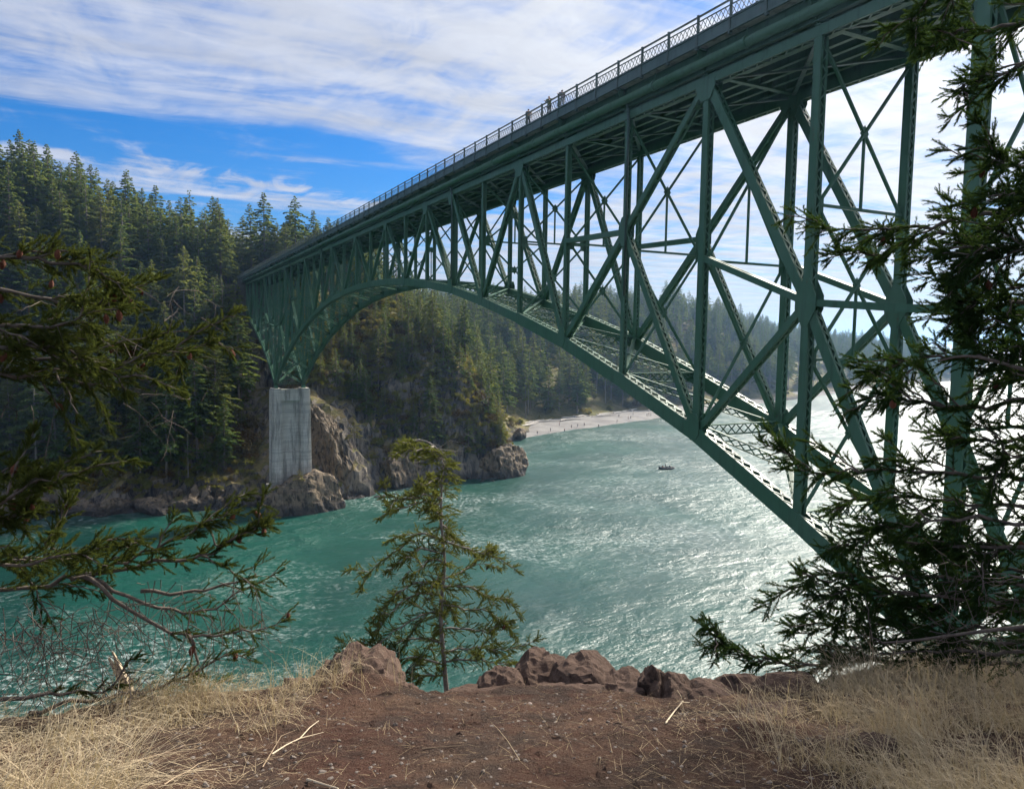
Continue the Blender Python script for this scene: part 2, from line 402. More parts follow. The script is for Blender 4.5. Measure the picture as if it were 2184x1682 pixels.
# floor system
EX0, EX1 = -1.0, WT+1.0
ZD = 60.95
for i in range(I0, I1+1):
    y = yy(i); mb = MB()
    prof = [(EX0+0.06, 60.25), (EX0+0.06, 60.0), (-0.3, 59.0), (WT+0.3, 59.0), (EX1-0.06, 60.0), (EX1-0.06, 60.25)]
    mb.prism([(a, y, b) for a, b in prof], 0.05, (0, 1, 0))
    mb.box(EX0+0.06, EX1-0.06, y-0.17, y+0.17, 60.25, 60.30); mb.box(-0.3, WT+0.3, y-0.17, y+0.17, 58.97, 59.02)
    mb.build('floor_beam', M['steel'], bridge)
    if i < I1:
        mb = MB(); mb.rod((0.25, y+0.2, 58.9), (WT-0.25, yy(i+1)-0.2, 58.9), 0.22, 0.1); mb.rod((WT-0.25, y+0.2, 58.78), (0.25, yy(i+1)-0.2, 58.78), 0.22, 0.1)
        mb.build('deck_brace', M['steel_deck'], bridge)
for x in np.linspace(-0.32, WT+0.32, 8):
    mb = MB(); ya, yb = yy(I0)-6, yy(I1)+12
    mb.box(x-0.012, x+0.012, ya, yb, 59.16, 60.32); mb.box(x-0.13, x+0.13, ya, yb, 59.12, 59.16); mb.box(x-0.11, x+0.11, ya, yb, 60.32, 60.345)
    mb.build('stringer', M['steel'], bridge)
ya, yb = yy(I0)-6, yy(I1)+22
mb = MB(); mb.box(EX0+0.12, EX1-0.12, ya, yb, 60.36, 60.72); mb.build('deck_slab', M['concrete'], bridge)
mb = MB(); mb.box(0.02, WT-0.02, ya, yb, 60.724, 60.76); mb.build('road_surface', M['asphalt'], bridge)
for a, b in ((EX0+0.12, -0.02), (WT+0.02, EX1-0.12)):
    mb = MB(); mb.box(a, b, ya, yb, 60.724, ZD); mb.build('sidewalk', M['concrete'], bridge)
fas = MB(); fas.box(-0.03, 0.03, 0, PAN-0.02, 60.36, 60.965); fas.box(-0.10, 0.032, 0, PAN-0.02, 60.965, 61.0); fas.box(-0.10, 0.032, 0, PAN-0.02, 60.32, 60.36)
fas_m = fas.mesh('fascia_girder', M['steel_deck'])
post = MB(); post.box(-0.06, 0.06, -0.055, 0.055, 61.0, 62.03); post.box(-0.12, 0.08, -0.075, 0.075, 60.2, 60.98); post.box(-0.075, 0.075, -0.07, 0.07, 62.03, 62.06)
post_m = post.mesh('railing_post', M['rail'])
bay = PAN/3; pn = MB()
pn.box(-0.055, 0.055, 0.056, bay-0.056, 61.93, 62.0)
pn.box(-0.025, 0.025, 0.056, bay-0.056, 61.66, 61.72); pn.box(-0.025, 0.025, 0.056, bay-0.056, 61.06, 61.13)
nx = 7; st = (bay-0.12)/nx
for j in range(nx):
    for s in (0, 1):
        a = 0.06+j*st; pn.bar((0.008*(2*s-1), a+(st if s else 0), 61.13), (0.008*(2*s-1), a+(0 if s else st), 61.66), (1, 0, 0), (0, 1, 0), 0.012, 0.05)
panel_m = pn.mesh('railing_panel', M['rail'])
for X, sx in ((EX0, 1), (EX1, -1)):
    for i in range(I0, I1+2):
        link('fascia_girder', fas_m, bridge, (X, yy(i), 0), scale=(sx, 1, 1))
        for k in range(3):
            link('railing_post', post_m, bridge, (X+0.04*sx, yy(i)+k*bay, 0), scale=(sx, 1, 1))
            link('railing_panel', panel_m, bridge, (X+0.04*sx, yy(i)+k*bay, 0))
# water main under the walkway
mb = MB(); mb.tube([(-0.62, yy(I0)-6, 59.55), (-0.62, yy(I1)+8, 59.55)], 0.27, 14)
pipe = mb.build('water_main', M['steel'], bridge, smooth=True)
col = MB(); col.tube([(0, -0.09, 0), (0, 0.09, 0)], 0.335, 14); col.box(-0.02, 0.02, -0.03, 0.03, 0.33, 0.75)
col_m = col.mesh('pipe_collar', M['steel'])
for i in range(I0, I1+1): link('pipe_collar', col_m, pipe, (-0.62, yy(i)+PAN*0.55, 59.55))
for i in (2, 6, 14, 18):
    mb = MB(); mb.tube([(-0.5, yy(i)-0.45, 59.3), (-0.42, yy(i)-0.45, 58.8), (-0.3, yy(i)-0.33, 58.2), (-0.3, yy(i)-0.33, max(lz(i)+1, 47))], 0.085, 8)
    mb.build('drain_pipe', M['steel_deck'], bridge, smooth=True)
# bearing shoes
for i in (-1, 21):
    for X in (0, WT):
        mb = MB(); mb.prism([(X, yy(i)-0.9, lz(i)-1.15), (X, yy(i)+0.9, lz(i)-1.15), (X, yy(i)+0.35, lz(i)-0.3), (X, yy(i)-0.35, lz(i)-0.3)], 0.8, SX)
        mb.build('bearing_shoe', M['steel'], bridge)
# concrete piers
def pier(name, y, ztop, zbot, label, spread=0.5):
    root = empty(name, (WT/2, y, zbot), label=label, cat='bridge pier')
    H = ztop-zbot
    def P(n, mb, mt='concrete'): return mb.build(n, M[mt], root)
    for s in (-1, 1):
        mb = MB(); xc = s*(WT/2+0.05); t, b = 1.25, 1.5          # fluted leg: stepped plan, battered
        def prism(x0, x1, y0, y1, zt):
            mb.add([(xc+s*0.25*spread+x0*1.15, y0*1.2, 0), (xc+s*0.25*spread+x1*1.15, y0*1.2, 0), (xc+s*0.25*spread+x1*1.15, y1*1.2, 0), (xc+s*0.25*spread+x0*1.15, y1*1.2, 0),
                    (xc+x0, y0, zt), (xc+x1, y0, zt), (xc+x1, y1, zt), (xc+x0, y1, zt)], MB.BOXF)
        prism(-1.05, 1.05, -1.75, 1.75, H); prism(-0.7, 0.7, -2.0, 2.0, H-0.004); prism(-1.3, 1.3, -1.4, 1.4, H-0.35)
        P('pier_leg', mb)
    mb = MB(); mb.box(-WT/2+1.1, WT/2-1.1, -0.7, 0.7, 0, H-3.0); P('web_wall', mb)
    mb = MB(); mb.box(-WT/2+1.02, WT/2-1.02, -1.55, 1.55, H-3.0, H-0.25); P('cap_beam', mb)
    mb = MB(); mb.box(-WT/2+1.1, WT/2-1.1, -1.05, 1.05, 0, H*0.36); P('lower_wall', mb)
    mb = MB(); mb.box(-WT/2-2.2, WT/2+2.2, -2.9, 2.9, -5.0, 0.25); P('footing', mb)
    return root
pier('concrete_pier', yy(21), 30.45, 6.2, 'tall weathered concrete pier standing on the shore rock under the far arch foot')
pier('concrete_pier', yy(-1), 30.45, 14.0, 'concrete pier under the near arch foot, half hidden behind the fir branches')
mb = MB(); mb.box(-2.2, WT+2.2, yy(28)+1, yy(28)+6, 40, 58.4); mb.box(-2.2, WT+2.2, yy(28)+4, yy(28)+24, 40, 60.2)
ab = mb.build('bridge_abutment', M['abutment_concrete'], label='dark concrete abutment where the deck meets the far wooded slope', cat='abutment')
# ------------------------------------------------------------------ water
def water_mat():
    mt, N, b = mat('tidal water', (0.004, 0.105, 0.085), 0.08, 0.5)
    b.inputs['IOR'].default_value = 1.42
    g = N.new('ShaderNodeNewGeometry').outputs['Position']
    # current streaks running through the strait
    gw = N.mapping(g, (1, 1, 1), rot=(0, 0, R(24)))
    warp = N.noise(g, 0.03, 3, 0.5, out='Color')
    wv = N.new('ShaderNodeVectorMath', {0: warp}, operation='SCALE'); wv.inputs[3].default_value = 30.0
    gv = N.new('ShaderNodeVectorMath', {0: gw, 1: wv.outputs[0]}, operation='ADD').outputs[0]
    # depth / silt patches
    patch = N.noise(gv, 0.02, 4, 0.55)
    c = N.mix(N.ramp(patch, [(0.35, 0.0), (0.65, 1.0)]), (0.0015, 0.036, 0.028), (0.002, 0.058, 0.041))
    # foam laces
    st = N.noise(N.mapping(gv, (0.07, 0.30, 1)), 1.0, 8, 0.66, 1.8)
    lines = N.math('SUBTRACT', 1.0, N.math('MULTIPLY', N.math('ABSOLUTE', N.math('SUBTRACT', st, 0.5)), 16.0), clamp=True)
    zone = N.ramp(N.noise(N.mapping(gv, (0.5, 1, 1)), 0.035, 3, 0.6), [(0.47, 0.0), (0.64, 1.0)])
    brk = N.ramp(N.noise(g, 0.9, 5, 0.7), [(0.45, 0.0), (0.62, 1.0)])
    foam = N.math('MULTIPLY', N.math('MULTIPLY', lines, zone), brk)
    N.l.new(N.mix(N.math('MULTIPLY', foam, 0.75, clamp=True), c, (0.55, 0.62, 0.60)), b.inputs['Base Color'])
    N.l.new(N.math('ADD', N.math('MULTIPLY', foam, 0.3), 0.38), b.inputs['Roughness'])
    # waves: swell, chop and ripples
    w1 = N.noise(N.mapping(g, (0.6, 1.0, 1), rot=(0, 0, R(20))), 0.22, 3, 0.5, 0.4)
    w2 = N.noise(N.mapping(g, (0.75, 1.3, 1), rot=(0, 0, R(35))), 0.8, 4, 0.6, 0.5)
    w3 = N.noise(N.mapping(g, (1, 1.2, 1)), 2.3, 4, 0.6, 0.3)
    calm = N.ramp(N.noise(gv, 0.018, 3, 0.5), [(0.36, 0.22), (0.64, 1.2)])
    h = N.math('ADD', N.math('ADD', N.math('MULTIPLY', w1, 0.95), N.math('MULTIPLY', w2, 0.34)), N.math('MULTIPLY', w3, 0.13))
    h = N.math('MULTIPLY', h, calm)
    bump(N, b, h, 1.0, 1.0)
    return mt
M['water'] = water_mat()
mb = MB(); mb.add([(-4000, -3000, 0), (9000, -3000, 0), (9000, 9000, 0), (-4000, 9000, 0)], [(0, 1, 2, 3)])
mb.build('strait_water', M['water'], kind='structure')
# ------------------------------------------------------------------ land across the water
CP = []   # control points x, y, z of the far shore
shore = [(-220, 205), (-150, 198), (-100, 192), (-75, 189), (-59, 187), (-48.5, 186.8), (-30.3, 178.5), (-11.5, 175), (-3, 174), (13, 177), (20.2, 173), (24.6, 174.3), (28, 179), (33.4, 183.5), (44.3, 186), (59.3, 186), (70, 184.5),
         (75.4, 185), (80, 193), (85, 206), (92, 226), (103, 246), (113.9, 258.2)]
beach = [(113.9, 258.2), (143.8, 271.2), (175.6, 283.6), (219, 300.3), (280, 324), (343.1, 346.9), (436.9, 380.2), (545.2, 424.1), (700, 470), (900, 520)]
for x, y in shore: CP.append((x, y, -0.4))
for x, y in beach[1:]: CP += [(x, y, -0.6), (x-7, y+19, 1.6), (x+10, y-25, -8)]
for x, y in shore[:13]: CP.append((x+1, y-14, -9))
for x, y in ((30, 165), (45, 172), (60, 172), (80, 175), (92, 192), (100, 215), (115, 240)): CP.append((x, y, -9))
CP += [ # left slope
 (-220, 212, 6), (-150, 204, 6), (-100, 198, 6), (-75, 194, 5), (-59, 191, 4), (-48, 190, 4.5), (-30, 182, 5), (-11, 179, 5.5), (-3, 180, 7),
 (-220, 235, 30), (-150, 225, 26), (-100, 215, 24), (-60, 207, 18), (-35, 203, 19), (-12, 200, 20), (0, 195, 15), (3.3, 205, 24),
 (-220, 290, 72), (-150, 262, 74), (-100, 245, 62), (-64, 236, 61), (-35, 238, 55), (-12, 236, 52), (3.3, 222, 44), (3.3, 232, 56), (3.3, 246, 60.0), (3.3, 275, 61),
 (-150, 320, 66), (-64, 262, 78), (-90, 262, 80), (-35, 264, 68), (-11, 268, 61), (18, 282, 58), (-64, 320, 60), (0, 330, 58), (60, 330, 52),
 # crag right of the pier
 (9, 184, 14), (11, 190, 24), (16, 186, 22), (20, 181, 14), (23, 178, 7), (14, 200, 33), (22, 194, 24), (18, 178.5, 6),
 # hillside seen through the arch
 (34, 190, 12), (46, 190, 14), (60, 190, 15), (70, 189, 13), (76, 192, 9), (35, 200, 27), (48, 200, 31), (60, 199, 30), (70, 200, 25), (78, 204, 12), (84, 214, 10), (90, 230, 8),
 (28, 222, 46), (45, 215, 45), (60, 212, 43), (70, 214, 36), (20, 245, 60), (40, 240, 56), (60, 238, 50), (76, 232, 30), (90, 246, 16), (80, 270, 38), (110, 280, 12), (60, 280, 56),
 # woods behind the beach
 (135, 300, 8), (172, 330, 18), (172, 363, 40), (241, 385, 42), (220, 340, 12), (290, 365, 14), (361, 438, 56), (300, 410, 46), (340, 385, 12), (440, 420, 12), (420, 480, 54), (496, 530, 52), (560, 470, 14), (628, 560, 38), (700, 520, 12), (817, 580, 26), (900, 570, 8),
 (120, 350, 38), (150, 450, 42), (300, 560, 46), (500, 700, 40), (800, 800, 28), (1000, 700, 14), (1050, 600, 2), (-100, 500, 50), (1200, 900, 10)]
CP = np.array(CP, float)
def rbf_fit(cp):
    d = np.linalg.norm(cp[:, None, :2]-cp[None, :, :2], axis=2); n = len(cp)
    A = np.zeros((n+3, n+3)); A[:n, :n] = -d+np.eye(n)*1e-3; A[:n, n] = 1; A[:n, n+1:] = cp[:, :2]*0.01; A[n:, :n] = A[:n, n:].T
    return np.linalg.solve(A, np.concatenate([cp[:, 2], [0, 0, 0]]))
RW = rbf_fit(CP)
def ground(P):
    P = np.atleast_2d(P); out = np.zeros(len(P)); n = len(CP)
    for a in range(0, len(P), 20000):
        q = P[a:a+20000]; d = np.linalg.norm(q[:, None, :]-CP[None, :, :2], axis=2)
        out[a:a+20000] = -d@RW[:n]+RW[n]+q*0.01@RW[n+1:]
    return out
def land_mat():
    mt, N, b = mat('wooded slope', (0.1, 0.1, 0.1), 0.95, 0.15)
    gm = N.new('ShaderNodeNewGeometry'); g = gm.outputs['Position']
    sepn = N.new('ShaderNodeSeparateXYZ', {0: gm.outputs['Normal']}); sp = N.new('ShaderNodeSeparateXYZ', {0: g})
    n1 = N.noise(g, 0.16, 6, 0.65); n2 = N.noise(g, 0.9, 6, 0.7)
    crack = N.noise(N.mapping(g, (0.9, 0.9, 0.28), rot=(R(14), R(20), 0)), 0.6, 7, 0.75, 0.7)
    rock = N.mix(N.ramp(n1, [(0.3, 0.0), (0.7, 1.0)]), (0.12, 0.11, 0.10), (0.28, 0.235, 0.18))
    rock = N.mix(N.ramp(crack, [(0.42, 1.0), (0.55, 0.0)]), rock, (0.045, 0.042, 0.045))
    rock = N.mix(N.math('MULTIPLY', N.ramp(n2, [(0.56, 0.0), (0.7, 1.0)]), 0.5), rock, (0.30, 0.24, 0.16))
    wet = N.new('ShaderNodeMapRange', {0: N.math('ADD', sp.outputs[2], N.math('MULTIPLY', n2, 1.6)), 1: 1.8, 2: 3.4, 3: 1.0, 4: 0.0}).outputs[0]
    rock = N.mix(N.math('MULTIPLY', wet, 0.8), rock, (0.035, 0.034, 0.035))
    soil = N.mix(N.ramp(n2, [(0.35, 0.0), (0.65, 1.0)]), (0.07, 0.075, 0.026), (0.17, 0.15, 0.06))
    soil = N.mix(N.ramp(n1, [(0.47, 0.0), (0.64, 1.0)]), soil, (0.21, 0.16, 0.08))
    k = N.math('ADD', N.math('SUBTRACT', sepn.outputs[2], 0.56), N.math('MULTIPLY', N.math('SUBTRACT', n1, 0.5), 0.9))
    k = N.math('MULTIPLY', k, 6.0, clamp=True)
    k = N.math('MULTIPLY', k, N.math('SUBTRACT', 1.0, wet))
    N.l.new(N.mix(k, rock, soil), b.inputs['Base Color'])
    bump(N, b, N.math('ADD', crack, N.math('MULTIPLY', n2, 0.4)), 0.9, 0.6)
    return mt
M['land'] = land_mat()
def land_sheet(name, x0, x1, y0, y1, step, rough, hole=None):
    nx, ny = int((x1-x0)/step)+1, int((y1-y0)/step)+1
    gx, gy = np.meshgrid(np.linspace(x0, x1, nx), np.linspace(y0, y1, ny)); P = np.stack([gx.ravel(), gy.ravel()], 1)
    Z = ground(P); V = np.column_stack([P, Z])
    if rough:
        gr = np.hypot(*np.gradient(Z.reshape(ny, nx), (y1-y0)/(ny-1), (x1-x0)/(nx-1))).ravel()
        for i in range(len(V)):
            x, y, z = V[i]
            s = min(1.0, gr[i]/1.2)
            a = fbm((x*0.11, y*0.11, z*0.10), 3)
            r = 1-abs(fbm((x*0.21+5, y*0.21, z*0.12), 4, 2.1, 0.55))*2
            q = fbm((x*0.5, y*0.5+9, z*0.4), 3)
            h = (0.6+1.6*s)*a*1.2+s*(r*1.3+q*0.8)-s*0.7
            if z < 1: h *= max(0, (z+4)/5)
            V[i] = (x+s*q*0.7, y-s*(a*2.2+r*0.9), z+h)
    ii = np.arange(nx*ny).reshape(ny, nx)
    F = np.stack([ii[:-1, :-1], ii[:-1, 1:], ii[1:, 1:], ii[1:, :-1]], -1).reshape(-1, 4)
    c = V[F].mean(1)
    F = F[c[:, 2] > -5]
    if hole is not None:
        c = V[F].mean(1); a0, a1, b0, b1 = hole
        F = F[~((c[:, 0] > a0) & (c[:, 0] < a1) & (c[:, 1] > b0) & (c[:, 1] < b1))]
    me = mesh_np(name, V, F, M['land'], smooth=False)
    return link(name, me, kind='structure')
land_sheet('wooded_hillside', -120, 118, 166, 300, 1.25, True)
land_sheet('far_hills', -400, 1250, 170, 1000, 11, False, (-108, 108, 171, 288))
# beach strip
def sand_mat():
    mt, N, b = mat('pale beach shingle', (0.4, 0.38, 0.35), 0.95, 0.15)
    g = N.new('ShaderNodeNewGeometry').outputs['Position']
    f = N.noise(N.mapping(g, (0.3, 0.6, 1)), 0.4, 5, 0.6)
    c = N.mix(N.ramp(f, [(0.35, 0.0), (0.65, 1.0)]), (0.17, 0.16, 0.155), (0.25, 0.24, 0.225))
    N.l.new(c, b.inputs['Base Color']); bump(N, b, N.noise(g, 3, 4, 0.7), 0.4, 0.1); return mt
M['sand'] = sand_mat()
bp = np.array([(106, 252)]+beach, float)
tt = np.linspace(0, len(bp)-1, 140); bx = np.interp(tt, range(len(bp)), bp[:, 0]); by = np.interp(tt, range(len(bp)), bp[:, 1])
V = []; 
for i in range(len(bx)):
    j0, j1 = max(0, i-1), min(len(bx)-1, i+1); t = np.array([bx[j1]-bx[j0], by[j1]-by[j0]]); t /= np.linalg.norm(t); n = np.array([-t[1], t[0]])
    wob = fbm((bx[i]*0.05, by[i]*0.05, 0), 3)*2
    for k, z in ((-5, -0.9), (-0.5+wob, 0.05), (4+wob, 0.8), (9, 1.6), (14, 2.3), (20, 2.7), (27, 1.6)):
        V.append((bx[i]+n[0]*k, by[i]+n[1]*k, z+(fbm((bx[i]*0.2, by[i]*0.2, k), 2)*0.15 if z > 0.5 else 0)))
V = np.array(V); ii = np.arange(len(V)).reshape(len(bx), 7); F = np.stack([ii[:-1, :-1], ii[1:, :-1], ii[1:, 1:], ii[:-1, 1:]], -1).reshape(-1, 4)
link('beach', mesh_np('beach', V, F, M['sand'], True), kind='structure')
def rock_mat(name, c1, c2, wetline=None, sc_=0.5, dirt=None):
    mt, N, b = mat(name, c1, 0.9, 0.25)
    g = N.new('ShaderNodeNewGeometry').outputs['Position']
    n1 = N.noise(g, sc_, 6, 0.65); cr = N.noise(N.mapping(g, (1, 1, 0.4), rot=(R(15), R(25), 0)), sc_*2.2, 7, 0.75, 0.8)
    c = N.mix(N.ramp(n1, [(0.3, 0.0), (0.7, 1.0)]), c1, c2)
    c = N.mix(N.ramp(cr, [(0.40, 1.0), (0.52, 0.0)]), c, tuple(v*0.35 for v in c1))
    if dirt:
        nz = N.new('ShaderNodeSeparateXYZ', {0: N.new('ShaderNodeNewGeometry').outputs['Normal']}).outputs[2]
        k = N.math('MULTIPLY', N.math('ADD', N.math('SUBTRACT', nz, 0.55), N.math('MULTIPLY', N.math('SUBTRACT', n1, 0.5), 1.4)), 4.0, clamp=True)
        c = N.mix(k, c, dirt)
    if wetline is not None:
        z = N.new('ShaderNodeSeparateXYZ', {0: g}).outputs[2]
        wet = N.new('ShaderNodeMapRange', {0: N.math('ADD', z, N.math('MULTIPLY', n1, 1.5)), 1: wetline, 2: wetline+1.6, 3: 1.0, 4: 0.0}).outputs[0]
        c = N.mix(N.math('MULTIPLY', wet, 0.8), c, (0.035, 0.034, 0.035))
    N.l.new(c, b.inputs['Base Color']); bump(N, b, N.math('ADD', cr, N.math('MULTIPLY', n1, 0.5)), 0.8, 0.25/sc_*0.5)
    return mt
M['shore_rock'] = rock_mat('shore rock', (0.105, 0.086, 0.068), (0.26, 0.195, 0.125), 2.2, 0.5)
def rock_mesh(name, size, seed, mat_, sub=4, amp=0.28, facet=1.0, planes=16, cut=0.8, smooth=False):
    """boulder: a sphere cut by random planes, then broken up by noise"""
    r = np.random.default_rng(seed*13+5); pd = r.normal(0, 1, (planes, 3)); pd /= np.linalg.norm(pd, axis=1)[:, None]; po = r.uniform(0.55, 1.0, planes)
    bm = bmesh.new(); bmesh.ops.create_icosphere(bm, subdivisions=sub, radius=1.0)
    for v in bm.verts:
        p = v.co.normalized(); dt = pd@np.array(p); k = np.where(dt > 0.05, po/np.maximum(dt, 0.05), 9).min(); k = 1+(min(1.0, k)-1)*cut
        q = p*k*1.1*facet+Vector((seed*7.3, seed*1.7, seed*3.1))
        d = noise.noise(q*0.9)*0.6+(0.45-abs(noise.noise(q*2.1)))*0.6+noise.noise(q*4.3)*0.28+(0.3-abs(noise.noise(q*8.5)))*0.2+noise.noise(q*17.0)*0.07
        p = p*k*(1+amp*d)
        v.co = Vector((p.x*size[0], p.y*size[1], p.z*size[2]))
    me = bpy.data.meshes.new(name); bm.to_mesh(me); bm.free(); me.materials.append(M[mat_])
    if smooth: me.polygons.foreach_set('use_smooth', [True]*len(me.polygons))
    return me
link('rock_outcrop', rock_mesh('rock_outcrop', (10.5, 7.4, 11.8), 3, 'shore_rock', 5, 0.24, 1.2), loc=(6.9, 166.5, -0.8), rot=(0, 0, 0.2),
     label='rounded brown rock outcrop at the water in front of the concrete pier', cat='rock')
link('rock_crag', rock_mesh('rock_crag', (9.0, 8.5, 21), 8, 'shore_rock', 6, 0.30, 1.6, 22), loc=(17.5, 184.5, 6), rot=(0.0, -0.22, 0.3), label='tall bare rock crag rising from the water right of the concrete pier', cat='rock')
link('rock_crag', rock_mesh('rock_crag', (9, 6, 9.5), 9, 'shore_rock', 5, 0.30, 1.4, 20), loc=(72, 187.5, 1.5), rot=(0.1, 0.1, 0.3), label='pale rocky point at the tip of the wooded headland', cat='rock')
link('rock_crag', rock_mesh('rock_crag', (10, 6, 11), 14, 'shore_rock', 5, 0.32, 1.5, 20), loc=(38, 188, 2.5), rot=(0.1, -0.2, 0.8), label='dark rock buttress in the cove between crag and headland', cat='rock')
rng = random.Random(5)
rocks = [rock_mesh('shore_boulder', (1, 0.85, 0.75), k, 'shore_rock', 4, 0.34, 1.2, 12, 1.0) for k in range(6)]
spots = [(pix(x, y, 100), s) for x, y, s in ((470, 1075, 2.2), (455, 1068, 1.7), (430, 1075, 2.3), (410, 1062, 1.9), (395, 1078, 1.6), (372, 1080, 2.4), (350, 1066, 1.9), (332, 1082, 2.0), (440, 1052, 1.8), (416, 1046, 1.5), (490, 1062, 1.7), (505, 1070, 1.9), (380, 1052, 1.7), (468, 1050, 1.5), (530, 1072, 1.9), (545, 1060, 1.5))]
for k, (p, s) in enumerate(spots):
    d = p-CAM; 
    for D in np.arange(170, 215, 0.5):          # walk along the sight line until it meets the ground
        q = CAM+d*D/math.hypot(d[0], d[1])
        if q[2] < max(0.0, ground(q[None, :2])[0])+0.3: break
    link('shore_boulder', rocks[k % 6], loc=(q[0], q[1], q[2]), rot=(rng.random(), rng.random(), rng.random()*6), scale=(s*1.1, s, s*rng.uniform(0.7, 1.0)),
         label='grey boulder in the jumble along the waterline left of the concrete pier', cat='boulder', group='boulders along the far waterline')
for k, (x, y, s) in enumerate(((-62, 186, 5.5), (-52, 185.5, 4.6), (-44, 183.5, 5.0), (-36, 181, 4.8), (-28, 178.6, 4.2), (-20, 177, 3.6))):
    link('shore_ledge', rocks[(k*2+1) % 6], loc=(x, y, 0.9), rot=(0.2*k, 0.1, k*1.3), scale=(s*1.25, s*0.9, s*0.95),
         label='dark blocky rock ledge at the foot of the wooded slope', cat='rock', group='rock ledges at the foot of the slope')
link('beach_boulder', rocks[2], loc=(113.5, 256.5, 1.5), rot=(0, 0, 1), scale=(5.4, 3.6, 4.6), label='large dark boulder at the end of the pale beach', cat='boulder')
for k, (x, y, s) in enumerate(((27, 172.5, 0.8), (29, 173.5, 0.6), (30.5, 173, 0.7), (32.5, 174, 0.5), (62, 181, 0.7), (65, 180.5, 0.8), (69, 181.5, 0.6))):
    link('reef_rock', rocks[k % 6], loc=(x, y, 0.0), rot=(0, 0, k), scale=(s*1.6, s, s*0.6), label='small wet rock breaking the surface off the cliff', cat='rock', group='small rocks awash off the cliff')
# ------------------------------------------------------------------ trees
def leaf_mat(name, c1, c2, c3, trans=0.25, rough=0.75):
    mt = bpy.data.materials.new(name); mt.use_nodes = True; N = NT(mt.node_tree); N.n.remove(N.n['Principled BSDF'])
    g = N.new('ShaderNodeNewGeometry'); oi = N.new('ShaderNodeObjectInfo')
    f = N.noise(g.outputs['Position'], 0.5, 2, 0.6)
    c = N.mix(N.ramp(f, [(0.3, 0.0), (0.7, 1.0)]), c1, c2)
    c = N.mix(N.ramp(oi.outputs['Random'], [(0.5, 0.0), (1.0, 0.75)]), c, c3)
    d = N.new('ShaderNodeBsdfDiffuse', {'Color': c}); t = N.new('ShaderNodeBsdfTranslucent', {'Color': N.mix(0.5, c, (c3[0]*1.3, c3[1]*1.3, c3[2]*0.7))})
    mx = N.new('ShaderNodeMixShader', {0: trans, 1: d.outputs[0], 2: t.outputs[0]})
    N.l.new(mx.outputs[0], N.n['Material Output'].inputs[0]); return mt
M['fir'] = leaf_mat('conifer foliage', (0.048, 0.105, 0.038), (0.10, 0.155, 0.048), (0.21, 0.22, 0.07), 0.52)
M['shrub'] = leaf_mat('shrub leaves', (0.11, 0.13, 0.035), (0.19, 0.19, 0.05), (0.28, 0.23, 0.08), 0.45)
M['gold'] = leaf_mat('autumn leaves', (0.16, 0.12, 0.02), (0.20, 0.15, 0.03), (0.18, 0.10, 0.03))
M['rust'] = leaf_mat('russet brush', (0.10, 0.058, 0.022), (0.14, 0.085, 0.03), (0.07, 0.065, 0.025))
M['bark'] = mottled('conifer bark', (0.13, 0.105, 0.085), (0.24, 0.20, 0.165), 6, 0.95)
M['bark_grey'] = mottled('bleached bark', (0.15, 0.135, 0.12), (0.24, 0.215, 0.185), 6, 0.95)
def conifer(seed, H, crown_from, rad, nb, dens, ragged=0.3, leaf=0.55):
    """crown mesh (many small faces) and trunk mesh with limbs"""
    r = np.random.default_rng(seed); V = []; tr = MB()
    lean = r.normal(0, 0.012, 2)
    zz = np.linspace(-1.5, H*0.97, 9); bend = r.normal(0, 0.15, 2)
    ax = lambda z: np.array([lean[0]*z+bend[0]*math.sin(z/H*3), lean[1]*z+bend[1]*math.sin(z/H*2.5), z])
    tr.tube([ax(z) for z in zz], [max(0.02, H*0.0135*(1-z/H)**0.8+0.02) for z in zz.clip(0)], 6)
    for i in range(nb):
        t = (i+r.random())/nb; z = H*(crown_from+(1-crown_from)*t)
        prof = (1-t)**0.85*(0.35+0.65*min(1, (t+0.08)*5))
        ln = rad*(prof+0.05)*r.uniform(1-ragged, 1+ragged*0.8)
        if ln < 0.2: ln = 0.25
        a = i*2.39996+r.normal(0, 0.35); up = r.uniform(0.0, 0.35)*(0.3+t); droop = r.uniform(0.12, 0.34)*(1.1-t*0.6)
        d = np.array([math.cos(a), math.sin(a), 0]); o = ax(z)
        pt = lambda s: o+d*ln*s+np.array([0, 0, ln*(up*s-droop*s*s)])
        tr.tube([o, pt(0.5), pt(0.9)], [0.05+0.006*ln, 0.03, 0.01], 3, False)
        n = max(4, int(dens*ln/leaf)); sd = np.cross(d, (0, 0, 1))
        s = np.sqrt(r.random(n))*0.95+0.1; wd = (1.05-s*0.75)*ln*0.34
        for k in range(n):
            c = pt(s[k])+sd*r.uniform(-1, 1)*wd[k]+np.array([0, 0, r.normal(0, 0.10*leaf)-0.08])
            u = d*r.uniform(0.5, 1)+sd*r.normal(0, 0.7)+np.array([0, 0, r.normal(-0.25, 0.3)]); u /= np.linalg.norm(u)
            v = np.cross(u, (r.normal(0, 0.45), r.normal(0, 0.45), 1)); v /= np.linalg.norm(v)
            L_ = leaf*r.uniform(0.6, 1.35)*(0.55+0.45*prof); W_ = L_*r.uniform(0.28, 0.45)
            V += [c-u*L_*0.5, c+v*W_, c+u*L_*0.75-(0, 0, L_*0.12), c-v*W_]
    for k in range(10):          # leader
        z = H*(0.93+0.075*k/10); c = ax(z); a = k*2.4; d = np.array([math.cos(a), math.sin(a), 0.5])
        V += [c, c+d*0.28+(0.1, 0, 0), c+d*0.55*(1.2-k*0.1), c+d*0.28-(0.1, 0, 0)]
    V = np.array(V); F = np.arange(len(V)).reshape(-1, 4)
    return V, F, tr
